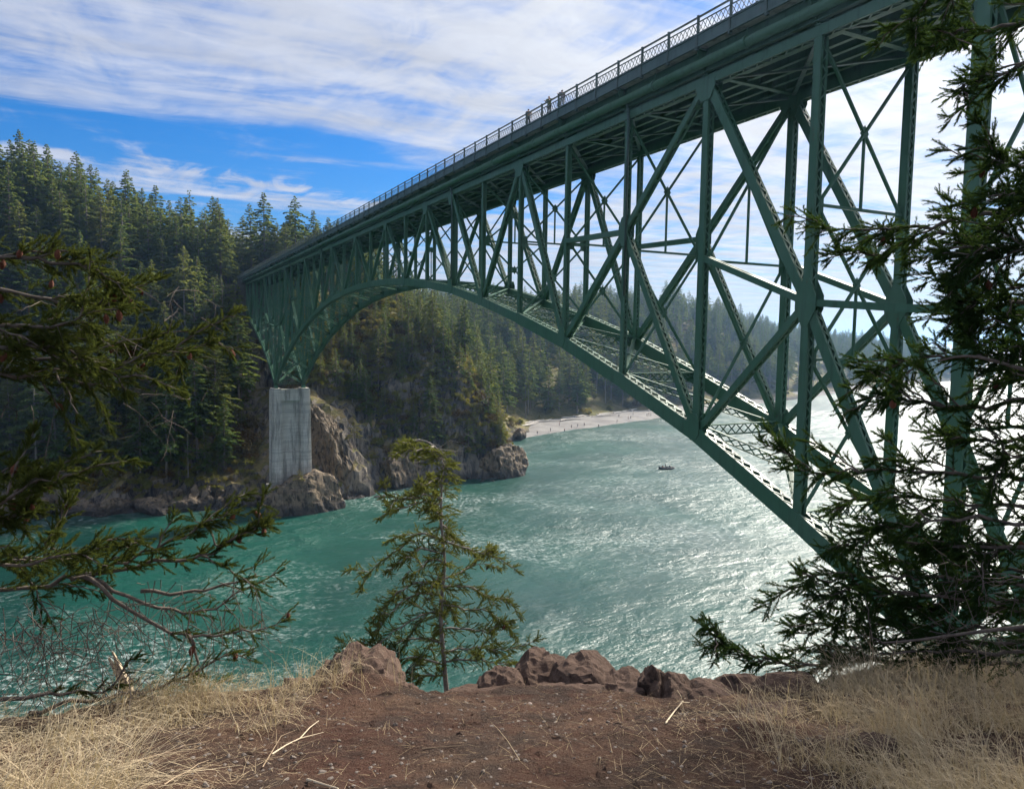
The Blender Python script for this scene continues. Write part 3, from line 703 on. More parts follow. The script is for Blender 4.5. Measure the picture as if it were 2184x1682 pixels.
def bush(seed, rad, h, n, leaf=0.35):
    r = np.random.default_rng(seed); V = []; tr = MB()
    lobes = [(r.normal(0, rad*0.42), r.normal(0, rad*0.42), h*r.uniform(0.35, 0.75), rad*r.uniform(0.35, 0.6)) for _ in range(7)]
    for lx, ly, lz_, lr in lobes: tr.tube([(lx*0.15, ly*0.15, -0.6), (lx*0.5, ly*0.5, lz_*0.5), (lx, ly, lz_)], [0.06, 0.04, 0.015], 4, False)
    for i in range(n):
        lx, ly, lz_, lr = lobes[r.integers(7)]; d = r.normal(0, 1, 3); d /= np.linalg.norm(d)
        c = np.array([lx, ly, lz_])+d*lr*r.uniform(0.5, 1.05)*np.array([1, 1, 0.75])
        if c[2] < 0: c[2] = -c[2]*0.5
        u = r.normal(0, 1, 3); u /= np.linalg.norm(u); v = np.cross(u, d+r.normal(0, 0.4, 3)); v /= np.linalg.norm(v)+1e-6
        L_ = leaf*r.uniform(0.6, 1.3); V += [c-u*L_*0.5, c+v*L_*0.35, c+u*L_*0.6, c-v*L_*0.35]
    return np.array(V), np.arange(len(V)).reshape(-1, 4), tr
KIND = {}
def kind(key, gen, leafm, barkm):
    V, F, tr = gen; KIND[key] = (mesh_np('crown', V, F, M[leafm]), tr.mesh('trunk', M[barkm], True))
for k in range(4): kind(f'full{k}', conifer(10+k, 24, 0.14+0.06*k, 5.6-0.35*k, 115, 11.5, 0.42, 0.66), 'fir', 'bark')
for k in range(3): kind(f'bare{k}', conifer(20+k, 26, 0.40+0.08*k, 4.8, 66, 11.5, 0.5, 0.66), 'fir', 'bark_grey')
for k in range(3): kind(f'small{k}', conifer(30+k, 11, 0.12, 2.7, 60, 11, 0.5, 0.42), 'fir' if k < 2 else 'shrub', 'bark')
kind('windy', conifer(41, 12, 0.45, 3.6, 26, 13, 0.6, 0.4), 'shrub', 'bark')
kind('snag', conifer(45, 19, 0.6, 1.2, 16, 0.6, 0.6), 'fir', 'bark_grey')
for k in range(3): kind(f'shrub{k}', bush(50+k, 1.7, 2.2, 520), 'shrub', 'bark')
kind('gold', bush(60, 1.9, 3.4, 560), 'gold', 'bark'); kind('rust', bush(61, 2.0, 2.6, 560), 'rust', 'bark')
kind('leafy', bush(63, 2.6, 6.0, 900, 0.45), 'shrub', 'bark')
REG = {}          # kind -> one scene tree that carries it
def plant(name, k, loc, s, rz, label, cat, group=None, sz=None):
    e = empty(name, loc, label=label, cat=cat, group=group); e.rotation_euler = (0, 0, rz); e.scale = (s, s, sz or s)
    c = link('crown', KIND[k][0], e); t = link('trunk', KIND[k][1], e)
    REG.setdefault(k, (c, t)); return e
rs = np.random.default_rng(77)
DECKX0, DECKX1 = -3.5, WT+3.5
cand = []
def scatter(n, box, kinds, hs, dmin, rule=None, seed=1):
    """rejection sampling on the land; kinds: list of (kind, weight)"""
    r = np.random.default_rng(seed); x0, x1, y0, y1 = box; grid = {}; out = []
    P = np.column_stack([r.uniform(x0, x1, n*8), r.uniform(y0, y1, n*8)]); Z = ground(P)
    kk = [k for k, w in kinds]; ww = np.array([w for k, w in kinds], float); ww /= ww.sum()
    for (x, y), z in zip(P, Z):
        if len(out) >= n: break
        if z < 3.0 or (rule and not rule(x, y, z)): continue
        if DECKX0 < x < DECKX1 and y < 262: continue
        if DECKX0-2.5 < x < DECKX1+2.5 and y < 255 and z > 36: continue
        c = (int(x/dmin), int(y/dmin))
        if any((x-a)**2+(y-b)**2 < dmin*dmin for i in (-1, 0, 1) for j in (-1, 0, 1) for a, b in grid.get((c[0]+i, c[1]+j), ())): continue
        grid.setdefault(c, []).append((x, y)); out.append((x, y, z-0.3, kk[r.choice(len(kk), p=ww)], r.uniform(*hs), r.uniform(0, 6.28)))
    return out
hill_r = lambda x, y: x > 10 and y < 250 and x < 100 and (y < 232 or x > 40)
L1 = scatter(600, (-135, 24, 182, 262), [('full0', 3), ('full1', 3), ('full2', 3), ('full3', 3), ('bare0', 1.6), ('bare1', 1.3), ('bare2', 0.8), ('snag', 0.6), ('leafy', 0.8), ('small0', 1.0), ('small2', 0.8)], (0.55, 1.35), 4.0, lambda x, y, z: not hill_r(x, y) and z > 5.5 and not (x > -9 and y < 200), 3)
L2 = scatter(165, (10, 100, 183, 252), [('small0', 3), ('small1', 3), ('small2', 3), ('leafy', 1.6), ('windy', 1.4), ('bare0', 0.3), ('full3', 0.3)], (0.45, 1.0), 3.3, lambda x, y, z: hill_r(x, y) and z > 7 and not (x < 28 and y < 194), 4)
L3 = scatter(420, (92, 420, 262, 470), [('full0', 3), ('full1', 3), ('full2', 3), ('bare0', 3), ('bare1', 3), ('bare2', 2)], (0.85, 1.3), 5.5, lambda x, y, z: z > 3.2, 5)
L4 = scatter(1500, (260, 1050, 330, 900), [('full0', 3), ('full1', 3), ('full2', 3), ('full3', 2), ('bare1', 2)], (0.8, 1.25), 8.5, lambda x, y, z: z > 3.0 and not (x < 420 and y < 470), 6)
L5 = scatter(700, (-200, 60, 255, 420), [('full0', 3), ('full1', 3), ('full2', 3), ('full3', 3), ('bare0', 1)], (0.9, 1.25), 5.2, lambda x, y, z: not (x > -125 and x < 24 and y < 262) and not hill_r(x, y), 7)
def score(t):
    u, v, z = proj(np.array([[t[0], t[1], t[2]+12*t[4]]])); 
    if z[0] < 0 or u[0] < -60 or u[0] > 2260: return 0
    return t[4]*(1.0 if t[3][:4] in ('full', 'bare', 'snag') else 0.55)/z[0]*1000
LABELS = {
 'full': ('conifer_tree', 'full dark green conifer', 'conifer'), 'bare': ('conifer_tree', 'tall conifer with bare pale trunk', 'conifer'),
 'small': ('small_conifer', 'short bushy conifer', 'conifer'), 'snag': ('dead_conifer', 'nearly bare dead conifer', 'dead tree'),
 'windy': ('wind_shaped_pine', 'flat-topped wind-shaped pine', 'pine'), 'leafy': ('leafy_tree', 'small round leafy tree', 'tree')}
rest = []
nokind = set(KIND)
def where(t):
    if t in setL2: return 'on the sunlit cliff seen through the arch', 'on the cliff under the arch'
    if t[0] > 92: return 'in the wood behind the pale beach', 'behind the beach'
    if t[2] > 50: return 'along the crest of the wooded hill', 'on the hill crest'
    if t[2] < 18: return 'low on the slope above the shore rocks', 'above the shore rocks'
    return 'half way up the slope beside the bridge', 'on the wooded slope'
setL2 = set(L2)
allt = sorted(L1+L2+L3+L5, key=score, reverse=True)
quota = {'full': 190, 'bare': 100, 'small': 130, 'snag': 20, 'windy': 40, 'leafy': 40}
for t in allt:
    base = t[3].rstrip('0123456789'); nm, lab, cat = LABELS[base]; q = base
    if score(t) > 0 and quota[q] > 0:
        quota[q] -= 1; w1, w2 = where(t); lab = ('very tall ' if t[4] > 1.15 else 'shorter ' if t[4] < 0.92 else '')+lab.replace('tall ', '').replace('short ', 'low ')
        s = t[4]; plant(nm, t[3], (t[0], t[1], t[2]), s*(0.9 if base != 'full' else 1.0), t[5], f'{lab} {w1}', cat, f'{lab}s {w2}', s)
    else: rest.append(t)
rest += L4
# single trees the photograph sets apart
def drop(x, y): return (x, y, ground(np.array([[x, y]]))[0])
for k, (x, y, key, s, lab) in enumerate(((20, 256, 'full1', 1.0, 'tall open fir rising above the deck railing, foremost of three'), (25, 258, 'full3', 0.95, 'fir with a broken crown beside the tallest fir above the railing'),
        (32.5, 257, 'bare0', 0.80, 'slender thin fir standing last in the row above the railing'))):
    plant('skyline_fir', key, drop(x, y), s, k*1.9, lab, 'conifer')
plant('wind_shaped_pine', 'windy', (23.0, 180.5, 11.0), 0.8, 0.4, 'lone flat-topped pine on the crag right of the concrete pier', 'pine')
plant('wind_shaped_pine', 'windy', (4.6, 163.0, 6.5), 0.5, 2.0, 'low spreading pine growing on the outcrop before the pier', 'pine', sz=0.36)
plant('golden_shrub', 'gold', drop(-41, 187)[:2]+(4.0,), 1.3, 0.3, 'yellow autumn shrub above the dark shore ledges', 'shrub')
for k, (x, y, s) in enumerate(((-4.5, 187, 1.6), (-3.2, 191, 1.7), (-6, 194, 1.5), (-2.5, 197, 1.6), (-7.5, 189, 1.3))):
    plant('russet_shrub', 'rust', drop(x, y), s, k, 'russet autumn shrub on the slope beside the concrete pier', 'shrub', 'russet shrubs beside the concrete pier')
plant('bright_shrub', 'leafy', drop(38, 197), 1.0, 1.0, 'bright yellow green tree on the cliff under the arch', 'tree')
# shrubs and undergrowth: beyond counting, one object each
U1 = scatter(1500, (-120, 24, 178, 262), [('shrub0', 3), ('shrub1', 3), ('shrub2', 3), ('rust', 1.0), ('small0', 1.5)], (0.5, 1.1), 1.8, lambda x, y, z: z > 4.2 and not hill_r(x, y), 8)
U2 = scatter(1500, (9, 102, 180, 252), [('shrub0', 3), ('shrub1', 3), ('shrub2', 3), ('rust', 1.6), ('small1', 1.2)], (0.5, 1.2), 1.25, lambda x, y, z: hill_r(x, y) and z > 6.5 and not (x < 28 and y < 196), 9)
U3 = scatter(500, (88, 420, 262, 470), [('shrub0', 2), ('shrub1', 2), ('rust', 2), ('leafy', 0.8)], (0.8, 1.6), 3.0, lambda x, y, z: z > 3.0, 10)
def stuff_instances(name, items, label, cat):
    items = [t if t[3] in REG else t[:3]+('full0',)+t[4:] for t in items]
    ks = sorted({t[3] for t in items}); me = bpy.data.meshes.new(name)
    me.from_pydata([t[:3] for t in items], [], [])
    for an, typ, vals in (('rotz', 'FLOAT', [t[5] for t in items]), ('scl', 'FLOAT', [t[4] for t in items]), ('kid', 'INT', [ks.index(t[3]) for t in items])):
        a = me.attributes.new(an, typ, 'POINT'); a.data.foreach_set('value', vals)
    ob = link(name, me, label=label, cat=cat, kind='stuff')
    ng = bpy.data.node_groups.new(name, 'GeometryNodeTree')
    ng.interface.new_socket('Geometry', in_out='INPUT', socket_type='NodeSocketGeometry'); ng.interface.new_socket('Geometry', in_out='OUTPUT', socket_type='NodeSocketGeometry')
    N = NT(ng); gi = N.new('NodeGroupInput'); go = N.new('NodeGroupOutput'); coll = N.new('GeometryNodeJoinGeometry')
    for k in reversed(ks):
        j = N.new('GeometryNodeJoinGeometry')
        for o in REG[k]:
            oi = N.new('GeometryNodeObjectInfo', transform_space='ORIGINAL'); oi.inputs['Object'].default_value = o; N.l.new(oi.outputs['Geometry'], j.inputs[0])
        g2i = N.new('GeometryNodeGeometryToInstance', {0: j.outputs[0]}); N.l.new(g2i.outputs[0], coll.inputs[0])
    na = lambda n, t: N.new('GeometryNodeInputNamedAttribute', {'Name': n}, data_type=t).outputs['Attribute']
    rot = N.new('ShaderNodeCombineXYZ', {2: na('rotz', 'FLOAT')}).outputs[0]
    iop = N.new('GeometryNodeInstanceOnPoints', {'Points': gi.outputs[0], 'Instance': coll.outputs[0], 'Pick Instance': True, 'Instance Index': na('kid', 'INT'), 'Rotation': rot, 'Scale': na('scl', 'FLOAT')})
    N.l.new(iop.outputs[0], go.inputs[0])
    md = ob.modifiers.new('instances', 'NODES'); md.node_group = ng
    return ob
for key, loc in (('shrub0', (-30, 183.5)), ('shrub1', (60, 188)), ('shrub2', (-52, 192))):
    if True: plant('slope_shrub', key, drop(*loc), 1.0, 0.5, {'shrub0': 'green shrub at the top of the shore ledges', 'shrub1': 'green shrub low on the cliff under the arch', 'shrub2': 'green shrub behind the dark shore ledges'}.get(key, 'tree'), 'shrub')
stuff_instances('distant_forest', rest, 'distant wooded hills fading into haze behind the bridge', 'forest')
stuff_instances('undergrowth', U1+U2+U3, 'low brush covering the far slopes and cliff tops', 'undergrowth')
# ------------------------------------------------------------------ haze
def haze():
    mt = bpy.data.materials.new('sea haze'); mt.use_nodes = True; N = NT(mt.node_tree); N.n.remove(N.n['Principled BSDF'])
    pv = N.new('ShaderNodeVolumePrincipled', {'Color': (0.38, 0.64, 1.0, 1), 'Density': HAZE, 'Anisotropy': 0.65})
    N.l.new(pv.outputs[0], N.n['Material Output'].inputs['Volume'])
    mb = MB(); mb.box(-4100, 9100, -3100, 9100, -12, 125); o = mb.build('haze', mt, kind='stuff', label='thin blue sea haze over the whole strait', cat='haze')
HAZE = 0.00017
haze()
# ------------------------------------------------------------------ the bluff in the foreground
FW = np.array([math.sin(YAW), math.cos(YAW)]); RT = np.array([math.cos(YAW), -math.sin(YAW)])
EDGE = [(-700, 1535), (-200, 1530), (0, 1522), (150, 1512), (300, 1492), (450, 1478), (600, 1466), (700, 1466), (900, 1470), (1000, 1468), (1060, 1464), (1130, 1462), (1260, 1466), (1350, 1476), (1500, 1486), (1620, 1472), (1750, 1456), (1850, 1425), (1960, 1398), (2060, 1402), (2184, 1415), (2500, 1420), (3000, 1430)]
def gz(b): return -(1.06+0.30*np.maximum(b, 1.4))           # ground height below the eye, by distance ahead
EA = []; EB = []
for x, y in EDGE:
    d = CF+(x-1092)/FV*CR-(y-841)/FV*CU; h = np.hypot(d[0], d[1]); t = -d[2]/h
    az = math.atan2(d[:2]@RT, d[:2]@FW); ca = math.cos(az)
    D = 1.06/(t-0.30*ca)                                      # where the sight line over the edge meets the sloping ground
    EA.append(D*math.sin(az)); EB.append(D*ca)
EA = np.array(EA); EB = np.array(EB)
def edge_b(a): return np.interp(a, EA, EB)
def _loc(x, y, D): d = pix(x, y, D)[:2]-CAM[:2]; return float(d@RT), float(d@FW)
BUMPS = [(*_loc(775, 1440, 5.4), 0.13, 0.30), (*_loc(2050, 1420, 5.8), 0.06, 0.8), (*_loc(1250, 1600, 3.9), 0.04, 0.6), (*_loc(500, 1600, 3.7), -0.03, 0.6), (*_loc(1550, 1570, 4.2), 0.05, 0.4)]
def fg_height(a, b, rough=True):
    e = float(edge_b(a)); over = b-e
    z = float(gz(min(b, e)))
    if over > 0: z -= 1.25*over+0.5*min(over, 1.0)
    if over < 0.6:
        for ba, bb, bh, br in BUMPS: z += bh*math.exp(-((a-ba)**2+(b-bb)**2)/(br*br))
    if rough:
        k = 1.0 if b > 1.0 else 0.5
        z += k*(0.05*fbm((a*1.1, b*1.1, 3.0), 3)+0.026*fbm((a*4, b*4, 1.0), 4)+0.010*fbm((a*17, b*17, 4.0), 3))
    return z
def fg_world(a, b, z): return np.array([CAM[0]+RT[0]*a+FW[0]*b, CAM[1]+RT[1]*a+FW[1]*b, CAM[2]+z])
def fg_local(P): d = np.asarray(P)[:2]-CAM[:2]; return float(d@RT), float(d@FW)
def soil_mat():
    mt, N, b = mat('trodden soil', (0.1, 0.06, 0.04), 0.95, 0.1)
    g = N.new('ShaderNodeNewGeometry').outputs['Position']
    n1 = N.noise(g, 1.1, 5, 0.6); n2 = N.noise(g, 6, 7, 0.72, 0.6); n3 = N.noise(g, 48, 5, 0.75); n4 = N.noise(N.mapping(g, (1, 1, 1), loc=(5, 2, 1)), 2.3, 6, 0.7)
    c = N.mix(N.ramp(n1, [(0.35, 0.0), (0.65, 1.0)]), (0.088, 0.045, 0.033), (0.135, 0.084, 0.058))
    c = N.mix(N.ramp(n4, [(0.45, 0.0), (0.62, 0.8)]), c, (0.058, 0.044, 0.037))
    c = N.mix(N.ramp(n2, [(0.50, 0.0), (0.66, 0.85)]), c, (0.040, 0.028, 0.023))
    c = N.mix(N.math('MULTIPLY', N.ramp(n3, [(0.54, 0.0), (0.70, 1.0)]), 0.6), c, (0.20, 0.145, 0.105))
    N.l.new(c, b.inputs['Base Color']); bump(N, b, N.math('ADD', n2, N.math('MULTIPLY', n3, 0.5)), 1.0, 0.09); return mt
M['soil'] = soil_mat()
na, nb_ = 380, 150
aa = np.concatenate([np.linspace(-14, -5.2, 22), np.linspace(-5, 6, na-54), np.linspace(6.3, 22, 32)])
tt_ = np.linspace(0, 1, nb_)
V = []
for a in aa:
    e = float(edge_b(a))
    for t in tt_:
        b = -6+(e+6)*t/0.42*1.0 if False else None
    bs = np.concatenate([np.linspace(-6, 1.8, 10), np.linspace(1.9, e, 140), e+np.linspace(0.04, 1.2, 14), e+np.array([1.8, 2.8, 4.5, 7, 11, 17, 24, 32])])
    for b in bs: V.append(fg_world(a, b, max(fg_height(a, b), -44.4)))
nbs = len(bs); V = np.array(V); ii = np.arange(len(V)).reshape(len(aa), nbs)
F = np.stack([ii[:-1, :-1], ii[1:, :-1], ii[1:, 1:], ii[:-1, 1:]], -1).reshape(-1, 4)
link('bluff_ground', mesh_np('bluff_ground', V, F, M['soil'], True), kind='structure')
M['fg_rock'] = rock_mat('bluff rock', (0.075, 0.050, 0.038), (0.17, 0.115, 0.085), None, 2.4, (0.10, 0.062, 0.045))
def fg_rock(x, y, D, w, h, dep, seed, label, amp=0.20, rz=0.0, name='bluff_rock', mt='fg_rock', sub=5):
    """rock whose crest reaches photo pixel (x, y) at distance D"""
    P = pix(x, y, D); o = link(name, rock_mesh(name, (w*1.2, dep*1.15, h), seed, mt, sub, amp, 1.5, 16, 0.75), loc=(P[0], P[1], P[2]-h*0.98-0.03), rot=(0, 0, -YAW+rz), label=label, cat='rock')
    return o
fg_rock(768, 1400, 5.65, 0.40, 0.40, 0.45, 11, 'rounded soil-covered mound at the bluff edge left of the small fir', 0.36)
fg_rock(700, 1436, 5.55, 0.34, 0.26, 0.4, 12, 'low soil shoulder leaning on the rounded mound', 0.36, rz=0.3)
fg_rock(845, 1440, 5.6, 0.24, 0.22, 0.3, 25, 'crumbling end of the soil mound toward the small fir', 0.36, rz=0.3)
fg_rock(1150, 1392, 6.3, 0.36, 0.42, 0.42, 13, 'flat-topped brown rock on the bluff edge right of the small fir')
fg_rock(1090, 1425, 6.1, 0.26, 0.30, 0.36, 26, 'stepped rock shoulder left of the flat-topped rock')
fg_rock(1262, 1396, 6.1, 0.36, 0.44, 0.42, 14, 'broad dark rock slab beside the flat-topped rock', rz=0.5)
fg_rock(1330, 1424, 5.9, 0.26, 0.34, 0.36, 15, 'sloping end of the dark rock slab on the bluff edge')
fg_rock(1205, 1450, 5.6, 0.34, 0.24, 0.34, 27, 'lower brown rock step under the dark slab', rz=0.2)
fg_rock(1402, 1402, 5.9, 0.19, 0.40, 0.24, 31, 'pointed rock standing at the gap in the bluff edge', 0.22)
fg_rock(1455, 1425, 5.8, 0.24, 0.34, 0.3, 17, 'long wedge of rock falling away from the pointed rock', rz=-0.4)
fg_rock(1520, 1452, 5.7, 0.26, 0.24, 0.3, 28, 'split brown rock at the low end of the wedge')
fg_rock(1600, 1436, 6.0, 0.34, 0.24, 0.34, 18, 'low flat rock ledge before the fir branches')
fg_rock(1700, 1440, 5.9, 0.30, 0.22, 0.3, 19, 'small weathered ledge half covered by dry grass')
fg_rock(1000, 1462, 6.0, 0.22, 0.12, 0.2, 20, 'small half-buried stone at the foot of the small fir')
fg_rock(1075, 1490, 5.2, 0.50, 0.16, 0.4, 21, 'pale flat rock face in the soil below the flat-topped rock')
fg_rock(1690, 1500, 4.8, 0.30, 0.13, 0.22, 22, 'grey lichen-marked rock showing through the dry grass')
fg_rock(1880, 1555, 4.1, 0.10, 0.07, 0.08, 23, 'dark charred lump lying in the dry grass', 0.4)
# pebbles
M['stone'] = mottled('loose stone', (0.09, 0.072, 0.062), (0.20, 0.165, 0.14), 30, 0.9, 0.4, 80, 0.01)
M['stone_pale'] = mottled('pale stone', (0.28, 0.21, 0.17), (0.40, 0.32, 0.27), 40, 0.9)
peb = [rock_mesh('stone', (1, 0.8, 0.62), 40+k, 'stone', 2, 0.4, 1.0, 10, 1.0) for k in range(5)]; pebp = rock_mesh('stone', (1, 0.8, 0.6), 47, 'stone_pale', 2, 0.35)
def on_ground(x, y):
    d = CF+(x-1092)/FV*CR-(y-841)/FV*CU
    for D in np.arange(1.8, 9, 0.01):
        P = CAM+d*D/math.hypot(d[0], d[1]); a, b = fg_local(P)
        if P[2]-CAM[2] <= fg_height(a, b): return P
    return P
for k, (x, y, w, lab) in enumerate(((686, 1648, 20, 'large angular stone on the bare soil'), (838, 1657, 20, 'blunt rounded stone beside the short white twig'), (625, 1615, 13, 'dark stone near the long forked twig'), (606, 1603, 10, 'small stone beside the dark stone near the forked twig'),
        (485, 1614, 13, 'dark flat stone among the straw litter'), (527, 1628, 11, 'brown stone close to the dark flat stone'), (630, 1627, 11, 'rounded grey stone next to the dark stone'), (843, 1546, 12, 'upright pale brown stone on the slope below the mound'), (1030, 1648, 15, 'squat dark stone on the bare soil near two pale chips'),
        (440, 1677, 20, 'black stone half buried among the straw'), (1118, 1562, 9, 'small stone amid the path gravel'), (1296, 1541, 12, 'pair-forming dark stone on the path'), (1237, 1550, 9, 'dark stone left of the pair on the path'), (1545, 1560, 16, 'dark stone ringed by straw'), (852, 1580, 14, 'flat greyish stone on the red soil'), (1030, 1497, 12, 'stone resting under the pale rock face'))):
    P = on_ground(x, y); s = w/FV*np.linalg.norm(P-CAM)*0.55
    link('stone', peb[k % 5], loc=tuple(P), rot=(0.3*k, 0.2*k, k), scale=(s, s, s), label=lab, cat='stone')
for k, (x, y, w, lab) in enumerate(((1066, 1640, 9, 'pale stone chip beside the squat dark stone'), (1258, 1534, 10, 'pale pinkish stone on the path'), (1296, 1660, 9, 'pale chip among the straw at the path edge'), (1130, 1500, 10, 'pale stone at the foot of the dark slab'))):
    P = on_ground(x, y); s = w/FV*np.linalg.norm(P-CAM)*0.55
    link('stone', pebp, loc=tuple(P), rot=(0, 0, k), scale=(s, s, s), label=lab, cat='stone')
# gravel: joined
r = np.random.default_rng(3); ico = bmesh.new(); bmesh.ops.create_icosphere(ico, subdivisions=1, radius=1); iv = np.array([v.co[:] for v in ico.verts]); fi = np.array([[v.index for v in f.verts] for f in ico.faces]); ico.free()
Vs = []; Fs = []
for k in range(3200):
    b = r.uniform(2.0, 6.2); a = r.uniform(-0.62, 0.66)*b
    if b > edge_b(a)-0.05: continue
    s = 0.003+0.012*r.random()**3; P = fg_world(a, b, fg_height(a, b))
    q = iv*r.uniform(0.6, 1.2, (len(iv), 1))*np.array([s*1.3, s, s*0.6]); c_, s_ = math.cos(k), math.sin(k)
    q = q@np.array([[c_, s_, 0], [-s_, c_, 0], [0, 0, 1]]); Fs.append(fi+len(Vs)*len(iv)); Vs.append(q+P)
link('gravel', mesh_np('gravel', np.concatenate(Vs), np.concatenate(Fs), M['stone']), kind='stuff', label='scattered fine gravel and soil crumbs on the bare path', cat='gravel')
Vs = []; Fs = []
for k in range(420):              # soil clods
    b = r.uniform(2.0, 6.0); a = r.uniform(-0.45, 0.5)*b
    if b > edge_b(a)-0.05: continue
    s = 0.008+0.028*r.random()**3; P = fg_world(a, b, fg_height(a, b)-s*0.2)
    q = iv*r.uniform(0.55, 1.25, (len(iv), 1))*np.array([s*1.4, s, s*0.7]); c_, s_ = math.cos(k), math.sin(k)
    q = q@np.array([[c_, s_, 0], [-s_, c_, 0], [0, 0, 1]]); Fs.append(fi+len(Vs)*len(iv)); Vs.append(q+P)
link('soil_clods', mesh_np('soil_clods', np.concatenate(Vs), np.concatenate(Fs), M['soil']), kind='stuff', label='crumbly clods of reddish soil on the trodden path', cat='soil')
# dry grass
M['straw'] = leaf_mat('dry grass', (0.42, 0.33, 0.21), (0.56, 0.47, 0.33), (0.40, 0.31, 0.18), 0.3)
M['straw2'] = leaf_mat('straw litter', (0.30, 0.22, 0.14), (0.46, 0.36, 0.24), (0.2, 0.15, 0.09), 0.1)
def grass_mask(x, y):
    """how thick the dry grass stands at a photo pixel"""
    l = max(0.0, min(1.0, (330-x)/170)) if y > 1560 else max(0.0, min(1.0, (690-x)/90-(y-1500)/70))
    rr = max(0.0, min(1.0, (x-1560-max(0, (y-1600))*1.5)/260)) if y > 1500 else max(0.0, min(1.0, (x-1680)/140))
    return max(l, rr)
def blade(P, d, L_, w, bend, Vs, Fs):
    up = np.array([0, 0, 1.0]); sd = np.cross(d, up); nrm = np.linalg.norm(sd); sd = sd/nrm if nrm > 1e-3 else np.array([1., 0, 0])
    h = np.array([d[0], d[1], 0.0]); n = len(Vs)*1
    p0 = P; p1 = P+d*L_*0.45; p2 = p1+(d*(1-bend)+h*bend-up*bend*0.45)*L_*0.35; p3 = p2+(d*(1-bend*1.6)+h*bend*1.4-up*bend*0.9)*L_*0.3
    b = len(Vs); Vs += [p0-sd*w, p0+sd*w, p1-sd*w*0.8, p1+sd*w*0.8, p2-sd*w*0.5, p2+sd*w*0.5, p3]
    Fs += [(b, b+1, b+3, b+2), (b+2, b+3, b+5, b+4), (b+4, b+5, b+6)]
r = np.random.default_rng(21); Vs = []; Fs = []; n = 0
while n < 19000:
    b = r.uniform(1.9, 7.6); a = r.uniform(-0.85, 0.85)*b
    if b > edge_b(a)+0.25: continue
    z = fg_height(a, b); P = fg_world(a, b, z); u, v, _ = proj(P[None]); mk = grass_mask(u[0], v[0])
    cl = 0.35+1.5*fbm((a*2.1, b*2.1, 8), 3)
    if r.random() > mk*cl*1.25+0.0004: continue
    n += 1; ang = r.normal(0.4 if a < 0 else 2.5, 1.0); tilt = r.uniform(0.15, 1.15)
    d = np.array([RT[0]*math.cos(ang)+FW[0]*math.sin(ang), RT[1]*math.cos(ang)+FW[1]*math.sin(ang), 0])*math.sin(tilt)+np.array([0, 0, math.cos(tilt)])
    blade(P-(0, 0, 0.01), d, (0.08+0.34*r.random()**1.6)*(1.25 if a > 2.2 else 1.0)*(0.7+0.6*max(0, cl)), r.uniform(0.0009, 0.0022), r.uniform(0.2, 0.9), Vs, Fs)
for k in range(90):               # tall seed stalks at the edge
    x = r.choice([r.uniform(590, 680), r.uniform(0, 330), r.uniform(1700, 2184), r.uniform(735, 900)]); a = np.interp(x, [e[0] for e in EDGE], EA); b = edge_b(a)-r.uniform(0, 0.3)
    P = fg_world(a, b, fg_height(a, b)); d = np.array([r.normal(0, 0.25), r.normal(0, 0.25), 1.0]); d /= np.linalg.norm(d); blade(P, d, r.uniform(0.22, 0.42), 0.0012, r.uniform(0.1, 0.4), Vs, Fs)
link('dry_grass', mesh_np('dry_grass', np.array(Vs), Fs, M['straw']), kind='stuff', label='bleached dry grass matted over both sides of the bluff', cat='grass')
Vs = []; Fs = []; n = 0
while n < 8000:
    b = r.uniform(1.9, 6.6); a = r.uniform(-0.75, 0.78)*b
    if b > edge_b(a)-0.03: continue
    z = fg_height(a, b); P = fg_world(a, b, z+0.004); u, v, _ = proj(P[None]); mk = grass_mask(u[0], v[0]); edge_k = max(mk, 0.12+0.5*max(0, 1-abs(u[0]-420)/300)+0.6*max(0, 1-abs(u[0]-1600)/380))
    if r.random() > edge_k: continue
    n += 1; ang = r.uniform(0, 6.28); d = np.array([math.cos(ang), math.sin(ang), r.normal(0, 0.12)]); blade(P, d, r.uniform(0.03, 0.17), r.uniform(0.0006, 0.0014), 0.12, Vs, Fs)
link('straw_litter', mesh_np('straw_litter', np.array(Vs), Fs, M['straw2']), kind='stuff', label='loose straw and needle litter strewn over the soil', cat='litter')
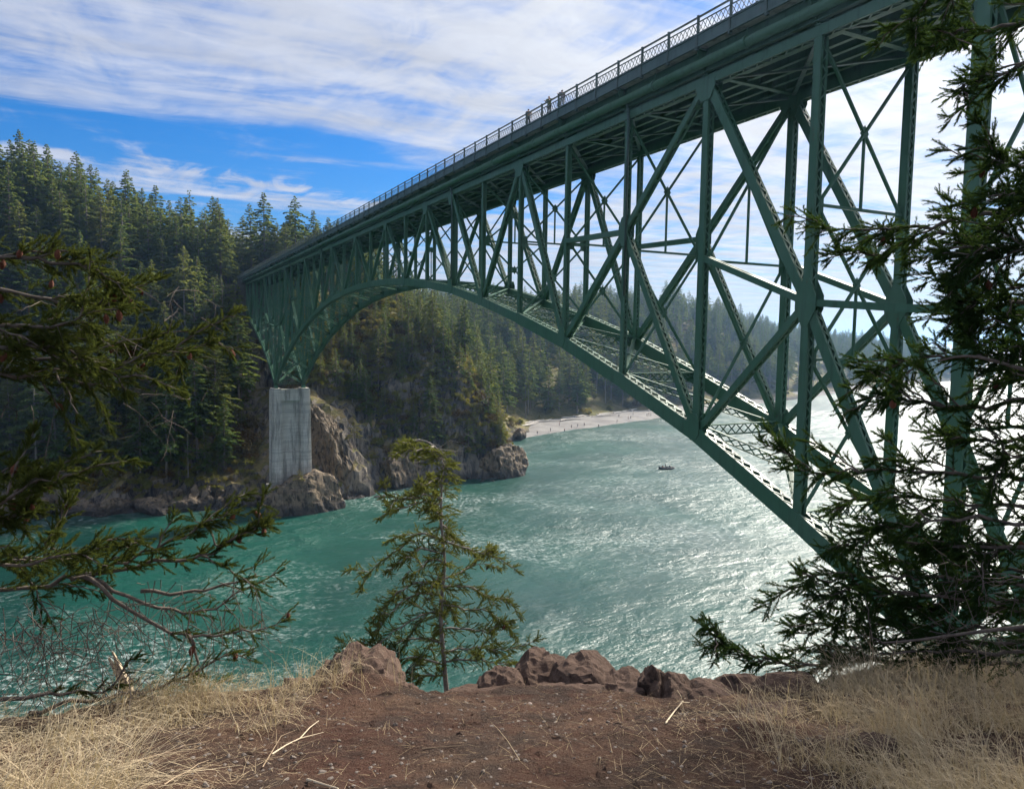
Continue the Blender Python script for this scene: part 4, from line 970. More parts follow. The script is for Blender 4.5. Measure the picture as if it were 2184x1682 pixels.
# fallen twigs
M['twig'] = mottled('dead twig', (0.22, 0.155, 0.10), (0.36, 0.27, 0.18), 30, 0.9)
M['twig_pale'] = mottled('pale dead wood', (0.50, 0.40, 0.27), (0.62, 0.52, 0.38), 18, 0.85, 0.3, 40, 0.01)
for pts, w, lab in (([(580, 1612), (640, 1578), (680, 1540)], 3.4, 'long pale forked twig lying on the bare soil'), ([(560, 1640), (600, 1573)], 2.4, 'thin twig crossing the end of the forked twig'), ([(655, 1667), (720, 1686)], 6, 'short thick whitish twig at the bottom of the path'), ([(260, 1640), (350, 1610), (440, 1585)], 3, 'thin grey twig among the straw litter'),
        ([(350, 1678), (400, 1650), (445, 1625)], 3, 'bent reddish twig by the black stone'), ([(1420, 1545), (1455, 1500), (1480, 1470)], 3.2, 'curved pale twig leaning by the pointed rock'), ([(1180, 1570), (1255, 1590)], 2.5, 'short straight twig across the path'), ([(900, 1600), (1000, 1592)], 2.2, 'fine straight twig on the reddish soil')):
    P = [on_ground(x, y)+np.array([0, 0, 0.012]) for x, y in pts]; s = w/FV*np.linalg.norm(P[0]-CAM)*0.5; mb = MB()
    if len(P) > 2: P = [P[0], (P[0]+P[1])/2+(0, 0, 0.006), P[1], (P[1]+P[2])/2+(0, 0, 0.01), P[2]]
    mb.tube(P, np.linspace(s, s*0.45, len(P)), 5); j = P[len(P)//2]; d = P[-1]-P[0]; mb.tube([j, j+d*0.22+np.cross(d, (0, 0, 1))*0.13], [s*0.6, s*0.25], 4)
    mb.build('fallen_twig', M['twig_pale' if 'whitish' in lab or 'pale' in lab else 'twig'], label=lab, cat='twig')
# ------------------------------------------------------------------ foreground firs
def needle_mat(name, c1, c2, c3):
    mt = leaf_mat(name, c1, c2, c3, 0.42); return mt
M['needles_dark'] = needle_mat('dark fir needles', (0.018, 0.040, 0.014), (0.038, 0.074, 0.022), (0.06, 0.095, 0.025))
M['needles'] = needle_mat('fir needles', (0.028, 0.048, 0.014), (0.060, 0.085, 0.022), (0.09, 0.10, 0.03))
M['needles_sage'] = needle_mat('dry fir needles', (0.12, 0.145, 0.04), (0.20, 0.21, 0.065), (0.20, 0.20, 0.07))
M['bark_fg'] = mottled('fir bark', (0.075, 0.060, 0.050), (0.17, 0.14, 0.115), 25, 0.95, 0.5, 60, 0.01)
M['bark_silver'] = mottled('silvery dead bark', (0.20, 0.175, 0.15), (0.34, 0.30, 0.26), 25, 0.95)
def twig_template(seed, n=40, L_=0.085, nl=0.024, w=0.0030):
    r = np.random.default_rng(seed); V = []
    for k in range(n):
        t = (k+r.random())/n; c = np.array([L_*t, 0, 0]); az = r.uniform(0, 6.283); sp = r.uniform(0.75, 1.15)*(1-0.35*t)
        d = np.array([math.cos(sp), math.sin(sp)*math.cos(az), math.sin(sp)*math.sin(az)*0.8]); q = np.cross(d, (math.cos(az+1), math.sin(az), 0.3)); q /= np.linalg.norm(q)
        l = nl*r.uniform(0.75, 1.2); V += [c+q*w, c-q*w, c+d*l]
    return np.array(V)
TW = [twig_template(s) for s in range(6)]
def smooth_poly(P, n):
    P = np.asarray(P, float); k = len(P); t = np.linspace(0, k-1, n); out = []
    for s in t:
        i = min(int(s), k-2); u = s-i; p0, p1, p2, p3 = P[max(i-1, 0)], P[i], P[i+1], P[min(i+2, k-1)]
        out.append(0.5*((2*p1)+(-p0+p2)*u+(2*p0-5*p1+4*p2-p3)*u*u+(-p0+3*p1-3*p2+p3)*u**3))
    return np.array(out)
class Fir:
    def __init__(s, seed): s.r = np.random.default_rng(seed); s.bark = MB(); s.tw = []; s.ends = []; s.limbs = []
    def limb(s, P, r0, r1, side=0.30, gap=0.055, start=0.0, droop=0.25, twig=1.0, dens=1.0, flat=0.7, jitter=0.015, n=None, sub=0):
        r = s.r; Ln = sum(np.linalg.norm(np.asarray(P[i+1])-P[i]) for i in range(len(P)-1)); n = n or max(8, int(Ln/0.07))
        Q = smooth_poly(P, n); Q[1:-1] += r.normal(0, jitter, (n-2, 3)); mb = MB(); mb.tube(Q, np.linspace(r0, r1, n)**1.0, 6); s.limbs.append(mb)
        T = np.gradient(Q, axis=0); T /= np.linalg.norm(T, axis=1)[:, None]
        m_ = int(Ln/gap); sg = 1
        for k in range(m_):
            t = start+(1-start)*(k+r.random())/m_; x = t*(n-1); i = min(int(x), n-2); p = Q[i]+(Q[i+1]-Q[i])*(x-i); tg = T[i]
            sd = np.cross(tg, (0, 0, 1)); sd /= np.linalg.norm(sd)+1e-6; sg = -sg
            lift = r.normal(-0.10, 0.35)*(1-flat)*2.2
            d = tg*r.uniform(0.45, 0.95)+sd*sg*r.uniform(0.45, 1.0)*flat*1.2+np.array([0, 0, lift+0.08]); d /= np.linalg.norm(d)
            ln = side*(1.0-0.55*t)*r.uniform(0.45, 1.25)
            s.spray(p, d, ln, droop, twig, dens)
        s.tw.append((Q[-1], T[-1], 1.1*twig)); s.ends.append(Q[-1])
        for k in range(sub):
            i = int(n*r.uniform(0.25, 0.9)); d = T[i]*r.uniform(0.6, 1.0)+r.normal(0, 0.45, 3)+np.array([0, 0, 0.1]); d /= np.linalg.norm(d); l = r.uniform(0.22, 0.5)*min(1, Ln)
            s.limb([Q[i], Q[i]+d*l*0.5+np.array([0, 0, 0.02]), Q[i]+d*l+np.array([0, 0, -0.05*r.random()])], r0*0.4, r1*0.8, side*0.62, gap*1.1, 0.1, droop, twig, dens, flat, jitter*0.5)
        return Q
    def spray(s, p, d, ln, droop, twig, dens):
        r = s.r; n = max(2, int(ln/0.05)); pts = [p]; q = p; dd = d.copy()
        for k in range(n):
            dd = dd+np.array([0, 0, -droop*0.22])+r.normal(0, 0.07, 3); dd /= np.linalg.norm(dd); q = q+dd*ln/n; pts.append(q)
            if k >= 0 and r.random() < dens:
                sd = np.cross(dd, (0, 0, 1)); sd /= np.linalg.norm(sd)+1e-6
                for sg in (-1, 1):
                    if r.random() < 0.8*dens:
                        e = dd*0.8+sd*sg*r.uniform(0.4, 0.9)+r.normal(0, 0.38, 3)+np.array([0, 0, 0.12]); e /= np.linalg.norm(e); s.tw.append((q, e, twig*r.uniform(0.5, 1.0)))
                s.tw.append((q-dd*ln/n, dd, twig*0.9))
        s.bark.tube(pts, np.linspace(0.0035, 0.0012, len(pts)), 3, False); s.ends.append(pts[-1])
        s.tw.append((q, dd, twig*r.uniform(0.7, 1.1)))
    def bare(s, p, d, ln, wig=0.18, rad=0.004, forks=2):
        r = s.r; n = max(4, int(ln/0.05)); pts = [p]; q = p; dd = d/np.linalg.norm(d)
        for k in range(n):
            dd = dd+r.normal(0, wig, 3)+np.array([0, 0, -0.05]); dd /= np.linalg.norm(dd); q = q+dd*ln/n; pts.append(q)
            if forks and k > 1 and r.random() < 0.4: s.bare(q, dd+r.normal(0, 0.6, 3), ln*0.45, wig, rad*0.5, forks-1)
        s.bark.tube(pts, np.linspace(rad, rad*0.3, len(pts)), 4, False)
    def needles(s):
        r = s.r; Vs = []
        for p, d, sc_ in s.tw:
            d = d/np.linalg.norm(d); u = np.cross(d, r.normal(0, 1, 3)); u /= np.linalg.norm(u); w = np.cross(d, u)
            Vs.append((TW[r.integers(6)]*sc_)@np.array([d, u, w])+p)
        V = np.concatenate(Vs); return V, np.arange(len(V)).reshape(-1, 3)
    def build(s, name, base, label, needles, bark, cat='fir tree', trunk=None):
        root = empty(name, tuple(base), label=label, cat=cat); off = -np.asarray(base)
        V, F = s.needles(); link('needle_foliage', mesh_np('needle_foliage', V+off, F, M[needles]), root, kind='stuff')
        mb = s.bark; link('twigs', mesh_np('twigs', np.array(mb.v)+off, mb.f, M[bark], True), root, kind='stuff')
        for l in s.limbs: link('branch', mesh_np('branch', np.array(l.v)+off, l.f, M[bark], True), root)
        if trunk is not None: link('trunk', mesh_np('trunk', np.array(trunk.v)+off, trunk.f, M[bark], True), root)
        return root
def cone_mesh(seed, L_=0.075, R_=0.019):
    r = np.random.default_rng(seed); V = []; F = []
    for k in range(64):
        t = (k+0.5)/64; z = -L_*t; rad = R_*math.sin(math.pi*min(1, t*0.86+0.12))**0.75; a = k*2.39996; d = np.array([math.cos(a), math.sin(a), 0]); sd = np.array([-d[1], d[0], 0]); c = d*rad*0.55+(0, 0, z)
        b = len(V); w = 0.0085*(0.6+0.5*math.sin(math.pi*t)); V += [c-sd*w*0.7+(0, 0, 0.004), c+sd*w*0.7+(0, 0, 0.004), c+d*rad*0.62+sd*w*0.9-(0, 0, 0.006), c+d*rad*0.8-(0, 0, 0.010), c+d*rad*0.62-sd*w*0.9-(0, 0, 0.006), c+d*rad*0.1-(0, 0, 0.004)]
        F += [(b, b+1, b+2, b+3), (b, b+3, b+4), (b, b+1, b+5), (b+1, b+2, b+5), (b+2, b+3, b+5), (b+3, b+4, b+5), (b+4, b, b+5)]
    core = MB(); core.tube([(0, 0, 0.004), (0, 0, -L_*0.25), (0, 0, -L_*0.7), (0, 0, -L_)], [0.004, R_*0.55, R_*0.5, 0.002], 7); b = len(V); V += [np.array(v) for v in core.v]; F += [tuple(i+b for i in f) for f in core.f]
    return mesh_np('cone', np.array(V), F, M['cone'])
M['cone'] = mottled('fir cone', (0.11, 0.035, 0.02), (0.20, 0.075, 0.04), 60, 0.8)
CONES = [cone_mesh(k) for k in range(3)]
def hang_cones(fir, root, base, n, seed, box=None, smin=0.85):
    r = np.random.default_rng(seed); E = [e for e in fir.ends if box is None or box(*[q[0] for q in proj(e[None])[:2]])]; r.shuffle(E)
    for k in range(min(n, len(E))):
        link('cone', CONES[k % 3], root, tuple(E[k]-np.asarray(base)-(0, 0, 0.004)), (r.normal(0, 0.35), r.normal(0, 0.35), r.uniform(0, 6)), (smin+0.25*r.random(),)*3)
# --- fir on the right
def PX(lst, D, dd=0.0): return [pix(x, y, D+dd*i/(len(lst)-1)) for i, (x, y) in enumerate(lst)]
fr = Fir(101); rr_ = np.random.default_rng(9)
RB = [([(2430, -20), (2250, 30), (2130, 60), (2040, 75), (1985, 100)], 6.6, 0.30), ([(2400, -90), (2150, -60), (2020, -20), (1960, 20), (1955, 75)], 6.2, 0.20), ([(2430, 120), (2250, 130), (2150, 150), (2080, 170), (2050, 200)], 6.8, 0.26),
      ([(2430, 300), (2280, 330), (2190, 350), (2140, 350), (2120, 340)], 6.3, 0.24), ([(2430, 390), (2250, 400), (2180, 410), (2120, 470)], 6.8, 0.30),
      ([(2430, 430), (2150, 450), (1980, 480), (1850, 490), (1748, 492)], 6.5, 0.36), ([(2300, 520), (2120, 510), (2000, 500), (1900, 530), (1850, 560)], 6.9, 0.22), ([(2430, 500), (2200, 520), (2080, 560), (2030, 600)], 6.3, 0.34), ([(2430, 580), (2230, 600), (2120, 630), (2050, 670)], 6.6, 0.34), ([(2400, 650), (2230, 660), (2120, 680), (2060, 690)], 6.9, 0.28),
      ([(2430, 760), (2200, 770), (2060, 760), (1940, 770), (1850, 800)], 6.5, 0.34), ([(2430, 820), (2200, 850), (2050, 870), (1930, 850), (1860, 850)], 6.2, 0.30), ([(2430, 900), (2250, 920), (2100, 940), (2000, 930)], 6.8, 0.34), ([(2430, 960), (2250, 970), (2120, 980)], 6.3, 0.34),
      ([(2430, 1010), (2200, 1020), (2000, 1010), (1850, 1000), (1740, 1010), (1662, 955)], 6.4, 0.36), ([(2430, 1060), (2200, 1080), (2020, 1070), (1880, 1060), (1780, 1080)], 6.8, 0.36), ([(2430, 1110), (2200, 1120), (2050, 1100), (1950, 1120), (1880, 1130)], 6.2, 0.30), ([(2430, 1180), (2250, 1180), (2150, 1170), (2080, 1180)], 6.7, 0.26),
      ([(2430, 1250), (2200, 1250), (2000, 1230), (1860, 1230), (1730, 1240), (1630, 1290)], 6.4, 0.36), ([(2430, 1290), (2200, 1300), (2050, 1290), (1900, 1290), (1800, 1300)], 6.7, 0.34), ([(2430, 1340), (2200, 1370), (1980, 1360), (1820, 1380), (1760, 1390)], 6.3, 0.28),
      ([(2430, 1420), (2100, 1410), (1850, 1410), (1650, 1410), (1560, 1385), (1510, 1340)], 6.6, 0.28), ([(2430, 880), (2330, 860), (2230, 820), (2160, 800)], 6.4, 0.32), ([(2430, 700), (2300, 720), (2200, 740), (2130, 760)], 6.2, 0.32), ([(2430, 470), (2300, 450), (2200, 430), (2140, 420)], 6.1, 0.3)]
RB += [([(2430, 1150), (2200, 1170), (2000, 1160), (1850, 1145), (1770, 1175)], 6.5, 0.34), ([(2430, 1270), (2150, 1280), (1950, 1265), (1830, 1255), (1740, 1275)], 6.3, 0.34), ([(2430, 1350), (2150, 1345), (1950, 1330), (1820, 1335), (1690, 1345)], 6.6, 0.34), ([(2430, 1210), (2180, 1220), (1990, 1200), (1890, 1195)], 6.9, 0.34), ([(2430, 1400), (2150, 1390), (1950, 1390), (1800, 1400)], 6.2, 0.3), ([(2430, 620), (2230, 640), (2120, 650), (2040, 640)], 6.7, 0.34), ([(2430, 540), (2260, 540), (2130, 530), (2010, 540)], 6.2, 0.32)]
for k in range(1):                # inner boughs near the trunk
    y = 800+k*150; xe = rr_.uniform(1960, 2080)-40*(k > 8); RB.append(([(2430, y-10), (2300, y+rr_.uniform(-10, 20)), (2180, y+rr_.uniform(-20, 30)), (xe, y+rr_.uniform(-10, 50))], rr_.uniform(6.9, 7.5), 0.34))
for pts, D, sd in RB:
    fr.limb(PX(pts, D+0.5, -0.5), 0.022, 0.004, sd*0.72, 0.036, 0.10, 0.08, 1.08, 1.0, 0.36, sub=6)
for pts in ([(2430, 1310), (2250, 1330), (2100, 1345), (1950, 1365), (1880, 1370)], [(2430, 1215), (2280, 1250), (2150, 1225)], [(2430, 1390), (2300, 1360), (2180, 1375)], [(2430, 770), (2250, 800), (2080, 760), (2000, 770)]):
    mb = MB(); mb.tube(smooth_poly(PX(pts, 6.1), 12), np.linspace(0.022, 0.006, 12), 6); fr.limbs.append(mb)
for k in range(50):
    x, y = rr_.uniform(2000, 2184), rr_.uniform(1180, 1400); fr.bare(pix(x, y, rr_.uniform(6, 6.6)), rr_.normal(0, 1, 3)+np.array([-0.8, 0, 0]), rr_.uniform(0.15, 0.45), 0.15, 0.0035, 1)
tk = MB(); base_r = pix(2560, 1500, 6.9); zg = fg_height(*fg_local(base_r)); base_r[2] = CAM[2]+zg
tk.tube([base_r+(0, 0, -0.4), base_r+(0, 0, 1.5), base_r+(0.05, 0.02, 3.2), base_r+(0.06, 0, 5.5), base_r+(0.1, 0, 8.0)], [0.21, 0.18, 0.15, 0.11, 0.05], 10)
fr_root = fr.build('fir_tree', base_r, 'dark fir whose long branches hang in from the side before the near bridge posts', 'needles_dark', 'bark_fg', trunk=tk)
hang_cones(fr, fr_root, base_r, 16, 5, lambda x, y: x > 1650)
# --- fir on the left
fl = Fir(202)
LBR = [([(-260, 560), (0, 552), (100, 556), (190, 575), (245, 600)], 5.2, 0.24), ([(-260, 610), (0, 620), (120, 640), (210, 650), (260, 620)], 5.5, 0.26), ([(-260, 680), (0, 690), (120, 700), (190, 690)], 5.0, 0.28), ([(-260, 780), (0, 760), (150, 770), (250, 770), (350, 750), (440, 735)], 5.3, 0.26), ([(-200, 720), (60, 720), (180, 710), (260, 735), (340, 725)], 5.6, 0.22),
       ([(-260, 800), (0, 800), (130, 800), (230, 830)], 5.2, 0.24), ([(-260, 760), (0, 740), (120, 740), (210, 780), (270, 830)], 5.0, 0.26),
       ([(-260, 1110), (-60, 1100), (40, 1050), (90, 1030), (140, 1005)], 4.8, 0.16), ([(-260, 1130), (-40, 1120), (40, 1100), (70, 1090)], 5.0, 0.16), ([(-260, 1040), (-60, 1030), (20, 1010), (60, 1000)], 5.2, 0.14),
       ([(-260, 1290), (0, 1260), (150, 1235), (280, 1195), (400, 1140), (485, 1090)], 5.2, 0.20), ([(150, 1235), (300, 1205), (420, 1190), (500, 1150), (570, 1128)], 5.2, 0.16), ([(-260, 1240), (-60, 1210), (80, 1190), (200, 1180)], 5.0, 0.22), ([(-200, 1200), (0, 1190), (120, 1180), (240, 1165)], 5.5, 0.18)]
for pts, D, sd in LBR:
    fl.limb(PX(pts, D+0.2, -0.3), 0.018, 0.0035, sd*0.66, 0.034, 0.18, 0.14, 0.92, 1.0, 0.40, sub=5)
SPARSE = [([(180, 1230), (320, 1290), (400, 1308), (500, 1280), (590, 1215)], 5.2, 0.15), ([(190, 1232), (330, 1335), (430, 1352), (530, 1350), (615, 1305)], 5.1, 0.14), ([(60, 1520), (170, 1490), (300, 1482), (400, 1440), (480, 1398), (530, 1405)], 5.2, 0.12), ([(400, 1352), (420, 1400), (410, 1440)], 5.1, 0.12), ([(300, 1260), (420, 1260), (520, 1240), (560, 1200)], 5.4, 0.15), ([(-100, 1500), (100, 1480), (220, 1470), (290, 1410)], 4.9, 0.05)]
for pts, D, sd in SPARSE:
    fl.limb(PX(pts, D), 0.015, 0.003, sd, 0.06, 0.3, 0.3, 0.9, 0.6, 0.5)
r = np.random.default_rng(31)
for k in range(150):
    x, y = r.uniform(0, 560), r.uniform(1230, 1340); y += 40*(x < 250); fl.bare(pix(x, y, r.uniform(4.9, 5.5)), r.normal(0, 0.5, 3)+np.array([0.1, 0, -0.9]), r.uniform(0.15, 0.5), 0.16, 0.0032, 2)
for k in range(120):
    x, y = r.uniform(-20, 330), r.uniform(1330, 1500); fl.bare(pix(x, y, r.uniform(4.8, 5.3)), r.normal(0, 1, 3), r.uniform(0.15, 0.4), 0.18, 0.003, 2)
for k in range(50):
    x, y = r.uniform(0, 440), r.uniform(600, 900); fl.bare(pix(x, y, r.uniform(5, 5.5)), r.normal(0, 1, 3)+np.array([0.6, 0, -0.3]), r.uniform(0.12, 0.35), 0.15, 0.003, 1)
tk = MB(); base_l = pix(-420, 1620, 5.4); base_l[2] = CAM[2]+fg_height(*fg_local(base_l))
tk.tube([base_l+(0, 0, -0.4), base_l+(0, 0, 1.2), base_l+(0.03, 0, 2.6), base_l+(0, 0.03, 4.5), base_l+(0, 0, 6.5)], [0.19, 0.16, 0.13, 0.09, 0.04], 10)
fl_root = fl.build('fir_tree', base_l, 'fir with hanging brown cones and a tangle of bare twigs reaching over the water', 'needles', 'bark_fg', trunk=tk)
hang_cones(fl, fl_root, base_l, 26, 6, lambda x, y: x > -20 and y < 900, 0.6); hang_cones(fl, fl_root, base_l, 11, 7, lambda x, y: x > -20 and 980 < y < 1150, 0.6); hang_cones(fl, fl_root, base_l, 6, 8, lambda x, y: x > 380 and 1100 < y < 1400, 0.6)
# --- small wind-bent fir in the middle
fc = Fir(303); DC = 7.6
tkp = smooth_poly(PX([(954, 1490), (946, 1400), (940, 1300), (948, 1200), (941, 1110), (942, 1040), (945, 990), (935, 960), (912, 942), (885, 936)], DC), 34); tk = MB(); tk.tube(tkp, np.concatenate([np.linspace(0.029, 0.010, 20), np.linspace(0.0095, 0.004, 14)]), 8)
CB = [([(895, 938), (868, 945), (845, 962)], .06), ([(925, 952), (895, 960), (862, 960), (842, 970)], .06), ([(940, 978), (905, 978), (880, 976)], .05), ([(942, 1010), (918, 1028), (895, 1038)], .07), ([(942, 1035), (900, 1045), (872, 1056)], .09), ([(942, 1062), (900, 1058), (860, 1062), (815, 1062)], .13), ([(942, 1075), (905, 1068), (850, 1085), (825, 1075)], .10), ([(943, 1100), (920, 1085), (895, 1092)], .10),
      ([(944, 1120), (965, 1140), (990, 1165), (1015, 1180)], .10), ([(944, 1150), (985, 1165), (1030, 1180), (1050, 1178)], .13), ([(944, 1160), (900, 1135), (860, 1165), (820, 1190), (785, 1225), (768, 1262)], .12), ([(944, 1180), (895, 1170), (855, 1200), (830, 1215)], .13), ([(945, 1235), (990, 1215), (1020, 1195), (1042, 1175)], .12), ([(946, 1240), (900, 1240), (850, 1260), (825, 1290)], .16),
      ([(946, 1250), (1000, 1250), (1040, 1270), (1085, 1275)], .15), ([(946, 1270), (880, 1270), (830, 1310), (800, 1345)], .18), ([(946, 1290), (1000, 1300), (1040, 1300), (1060, 1325)], .17), ([(947, 1310), (900, 1310), (850, 1340), (810, 1370)], .18), ([(948, 1340), (1000, 1340), (1040, 1350), (1058, 1335)], .16), ([(948, 1370), (880, 1360), (820, 1390), (790, 1410)], .18), ([(950, 1390), (1010, 1380), (1060, 1385), (1100, 1380), (1145, 1362)], .14),
      ([(950, 1410), (1000, 1405), (1040, 1410), (1090, 1412)], .15), ([(950, 1420), (890, 1400), (840, 1410), (800, 1420)], .17), ([(950, 1440), (900, 1440), (860, 1450)], .15), ([(950, 1330), (930, 1350), (915, 1380)], .14), ([(946, 1220), (930, 1240), (915, 1265)], .12), ([(947, 1280), (965, 1300), (975, 1330)], .13), ([(946, 1200), (915, 1195), (880, 1225)], .12)]
for k, (pts, sd) in enumerate(CB):
    fc.limb(PX(pts, DC, (-0.5 if k % 2 else 0.45)), 0.012, 0.0025, sd*0.85, 0.021, 0.05, 0.12, 0.74, 1.0, 0.36, 0.008, sub=2)
for k in range(150):
    i = r.integers(3, 26); d = r.normal(0, 1, 3); d[2] *= 0.35; fc.spray(tkp[i], d/np.linalg.norm(d), r.uniform(0.06, 0.2), 0.15, 0.95, 1.0)
for k in range(60):
    i = r.integers(4, 30); fc.bare(tkp[i], r.normal(0, 1, 3), r.uniform(0.08, 0.35), 0.15, 0.0028, 1)
fc_root = fc.build('small_fir', tkp[0], 'small wind-bent fir with a hooked bare top on the bluff edge', 'needles_sage', 'bark_silver', trunk=tk)
hang_cones(fc, fc_root, tkp[0], 5, 3, smin=0.5)
fs = Fir(304)
for pts, sd in (([(790, 1440), (770, 1400), (750, 1380), (735, 1372)], .16), ([(800, 1440), (810, 1400), (800, 1370), (790, 1350)], .16), ([(830, 1450), (850, 1410), (840, 1380)], .17), ([(850, 1450), (880, 1420), (900, 1400)], .15), ([(760, 1440), (740, 1410), (725, 1395)], .13), ([(820, 1450), (820, 1410), (825, 1395)], .15)):
    fs.limb(PX(pts, 7.2), 0.008, 0.002, sd, 0.03, 0.05, 0.15, 0.8, 1.0, 0.5, 0.006)
fs.build('fir_sapling', pix(810, 1470, 7.2), 'dense dark fir sapling behind the rounded soil mound', 'needles', 'bark_fg')
fs = Fir(305)
for pts, sd in (([(430, 1485), (400, 1460), (370, 1455), (345, 1470)], .10), ([(430, 1485), (420, 1455), (410, 1435)], .10), ([(440, 1485), (455, 1460), (480, 1450)], .10), ([(420, 1485), (385, 1475), (360, 1480)], .09), ([(445, 1485), (430, 1465), (425, 1450)], .09)):
    fs.limb(PX(pts, 5.6), 0.005, 0.0015, sd, 0.022, 0.05, 0.1, 0.6, 1.0, 0.4, 0.004)
fs.build('low_shrub', pix(430, 1490, 5.6), 'low green needle-leaved shrub at the edge of the dry grass', 'needles_sage', 'bark_fg', cat='shrub')
# bleached split stick
mb = MB(); A = pix(283, 1490, 5.7); B = pix(240, 1388, 5.7); C = pix(232, 1402, 5.7)
mb.tube([A, A*0.6+B*0.4, A*0.25+B*0.75, B], [0.034, 0.030, 0.018, 0.004], 6); mb.tube([A+(0.01, 0, 0), A*0.5+C*0.5, C], [0.03, 0.026, 0.008], 5)
mb.build('split_stake', M['twig_pale'], label='pale splintered stake leaning at the edge below the left fir', cat='stake')
# ------------------------------------------------------------------ people, boat, driftwood
M['skin'] = mottled('skin', (0.42, 0.26, 0.19), (0.48, 0.31, 0.23), 8, 0.6)
M['hair'] = mottled('hair', (0.05, 0.035, 0.025), (0.09, 0.06, 0.04), 40, 0.6)
def cloth(n, c): M[n] = mottled(n, c, tuple(v*0.75 for v in c), 9, 0.9); return n
for n, c in (('shirt_tan', (0.30, 0.22, 0.16)), ('shirt_olive', (0.16, 0.17, 0.10)), ('shirt_grey', (0.20, 0.19, 0.22)), ('jeans', (0.06, 0.08, 0.13)), ('dark_trousers', (0.03, 0.032, 0.04)), ('pale_trousers', (0.28, 0.31, 0.36)), ('shoe', (0.05, 0.04, 0.04)), ('coat_dark', (0.035, 0.04, 0.05)), ('coat_blue', (0.05, 0.08, 0.16)), ('coat_red', (0.25, 0.05, 0.04)), ('vest_orange', (0.45, 0.14, 0.03))): cloth(n, c)
def person_mesh(name, J, mats, short_sleeve=False, hi=True):
    """J: joints; one continuous skinned body, coloured by zone"""
    order = ['pelvis', 'waist', 'chest', 'neck', 'head0', 'head1', 'shL', 'elL', 'wrL', 'haL', 'shR', 'elR', 'wrR', 'haR', 'hipL', 'knL', 'anL', 'toL', 'hipR', 'knR', 'anR', 'toR']
    edges = [('pelvis', 'waist'), ('waist', 'chest'), ('chest', 'neck'), ('neck', 'head0'), ('head0', 'head1'), ('chest', 'shL'), ('shL', 'elL'), ('elL', 'wrL'), ('wrL', 'haL'), ('chest', 'shR'), ('shR', 'elR'), ('elR', 'wrR'), ('wrR', 'haR'), ('pelvis', 'hipL'), ('hipL', 'knL'), ('knL', 'anL'), ('anL', 'toL'), ('pelvis', 'hipR'), ('hipR', 'knR'), ('knR', 'anR'), ('anR', 'toR')]
    rad = dict(pelvis=(.155, .11), waist=(.14, .10), chest=(.165, .115), neck=(.055, .055), head0=(.075, .085), head1=(.08, .095), sh=(.07, .07), el=(.048, .048), wr=(.034, .034), ha=(.035, .022), hip=(.095, .10), kn=(.065, .065), an=(.045, .05), to=(.045, .035))
    me = bpy.data.meshes.new(name+'_raw'); me.from_pydata([J[k] for k in order], [(order.index(a), order.index(b)) for a, b in edges], [])
    o = bpy.data.objects.new(name+'_raw', me); COL.objects.link(o)
    md = o.modifiers.new('skin', 'SKIN'); sv = me.skin_vertices[0].data
    for k, n_ in enumerate(order): sv[k].radius = rad.get(n_, rad.get(n_[:-1], (.06, .06)))
    sv[0].use_root = True; md.use_smooth_shade = True
    ss = o.modifiers.new('sub', 'SUBSURF'); ss.levels = ss.render_levels = 2 if hi else 1
    dg = bpy.context.evaluated_depsgraph_get(); m2 = bpy.data.meshes.new_from_object(o.evaluated_get(dg)); m2.name = name
    bpy.data.objects.remove(o); bpy.data.meshes.remove(me)
    shirt, trou, shoe = mats
    for mn in (shirt, trou, shoe, 'skin', 'hair'): m2.materials.append(M[mn])
    zone = dict(pelvis=1, waist=0, chest=0, neck=3, head0=3, head1=3, sh=0, el=3 if short_sleeve else 0, wr=3, ha=3, hip=1, kn=1, an=1, to=2)
    pts = [Vector(J[k]) for k in order]; hd = Vector(J['head1']); 
    segs = [(Vector(J[a]), Vector(J[b]), a, b) for a, b in edges]
    for p in m2.polygons:
        c = p.center; best = None
        for a, b, na_, nb2 in segs:
            ab = b-a; t = max(0, min(1, (c-a).dot(ab)/ab.length_squared)); dd = (c-a-ab*t).length
            if best is None or dd < best[0]: best = (dd, na_ if t < 0.5 else nb2)
        z = zone.get(best[1], zone.get(best[1][:-1], 0))
        if best[1] in ('head0', 'head1', 'neck') and (c.z > hd.z+0.0 or (c.y > hd.y-0.01 and c.z > J['head0'][2]-0.03)): z = 4
        p.material_index = z
    return m2
def joints(h=1.72, stride=0.0, armL=0.0, armR=0.0, lean=0.0, bendL=0.25, bendR=0.25):
    """faces -y; arms swing forward by radians"""
    s = h/1.72; J = {}
    J['pelvis'] = (0, 0, .93); J['waist'] = (0, -0.01-lean*.2, 1.08); J['chest'] = (0, -lean*.5, 1.32); J['neck'] = (0, -lean*.75, 1.46); J['head0'] = (0, -0.02-lean, 1.55); J['head1'] = (0, -0.015-lean, 1.64)
    for sd, k, am, be in ((1, 'L', armL, bendL), (-1, 'R', armR, bendR)):
        st = stride*sd
        J['hip'+k] = (.09*sd, 0, .88); J['kn'+k] = (.095*sd, -.05-st*.5, .49); J['an'+k] = (.10*sd, .02-st, .09+.05*abs(min(0, st))); J['to'+k] = (.105*sd, -.13-st, .04)
        sh = np.array([.19*sd, -lean*.6, 1.41]); el = sh+.29*np.array([.10*sd, -math.sin(am), -math.cos(am)]); wr = el+.25*np.array([-.05*sd, -math.sin(am+be), -math.cos(am+be)]); ha = wr+.09*np.array([0, -math.sin(am+be), -math.cos(am+be)])
        J['sh'+k], J['el'+k], J['wr'+k], J['ha'+k] = tuple(sh), tuple(el), tuple(wr), tuple(ha)
    return {k: tuple(float(q)*s for q in v) for k, v in J.items()}
FACE_CAM = math.atan2(-28.8, 50)
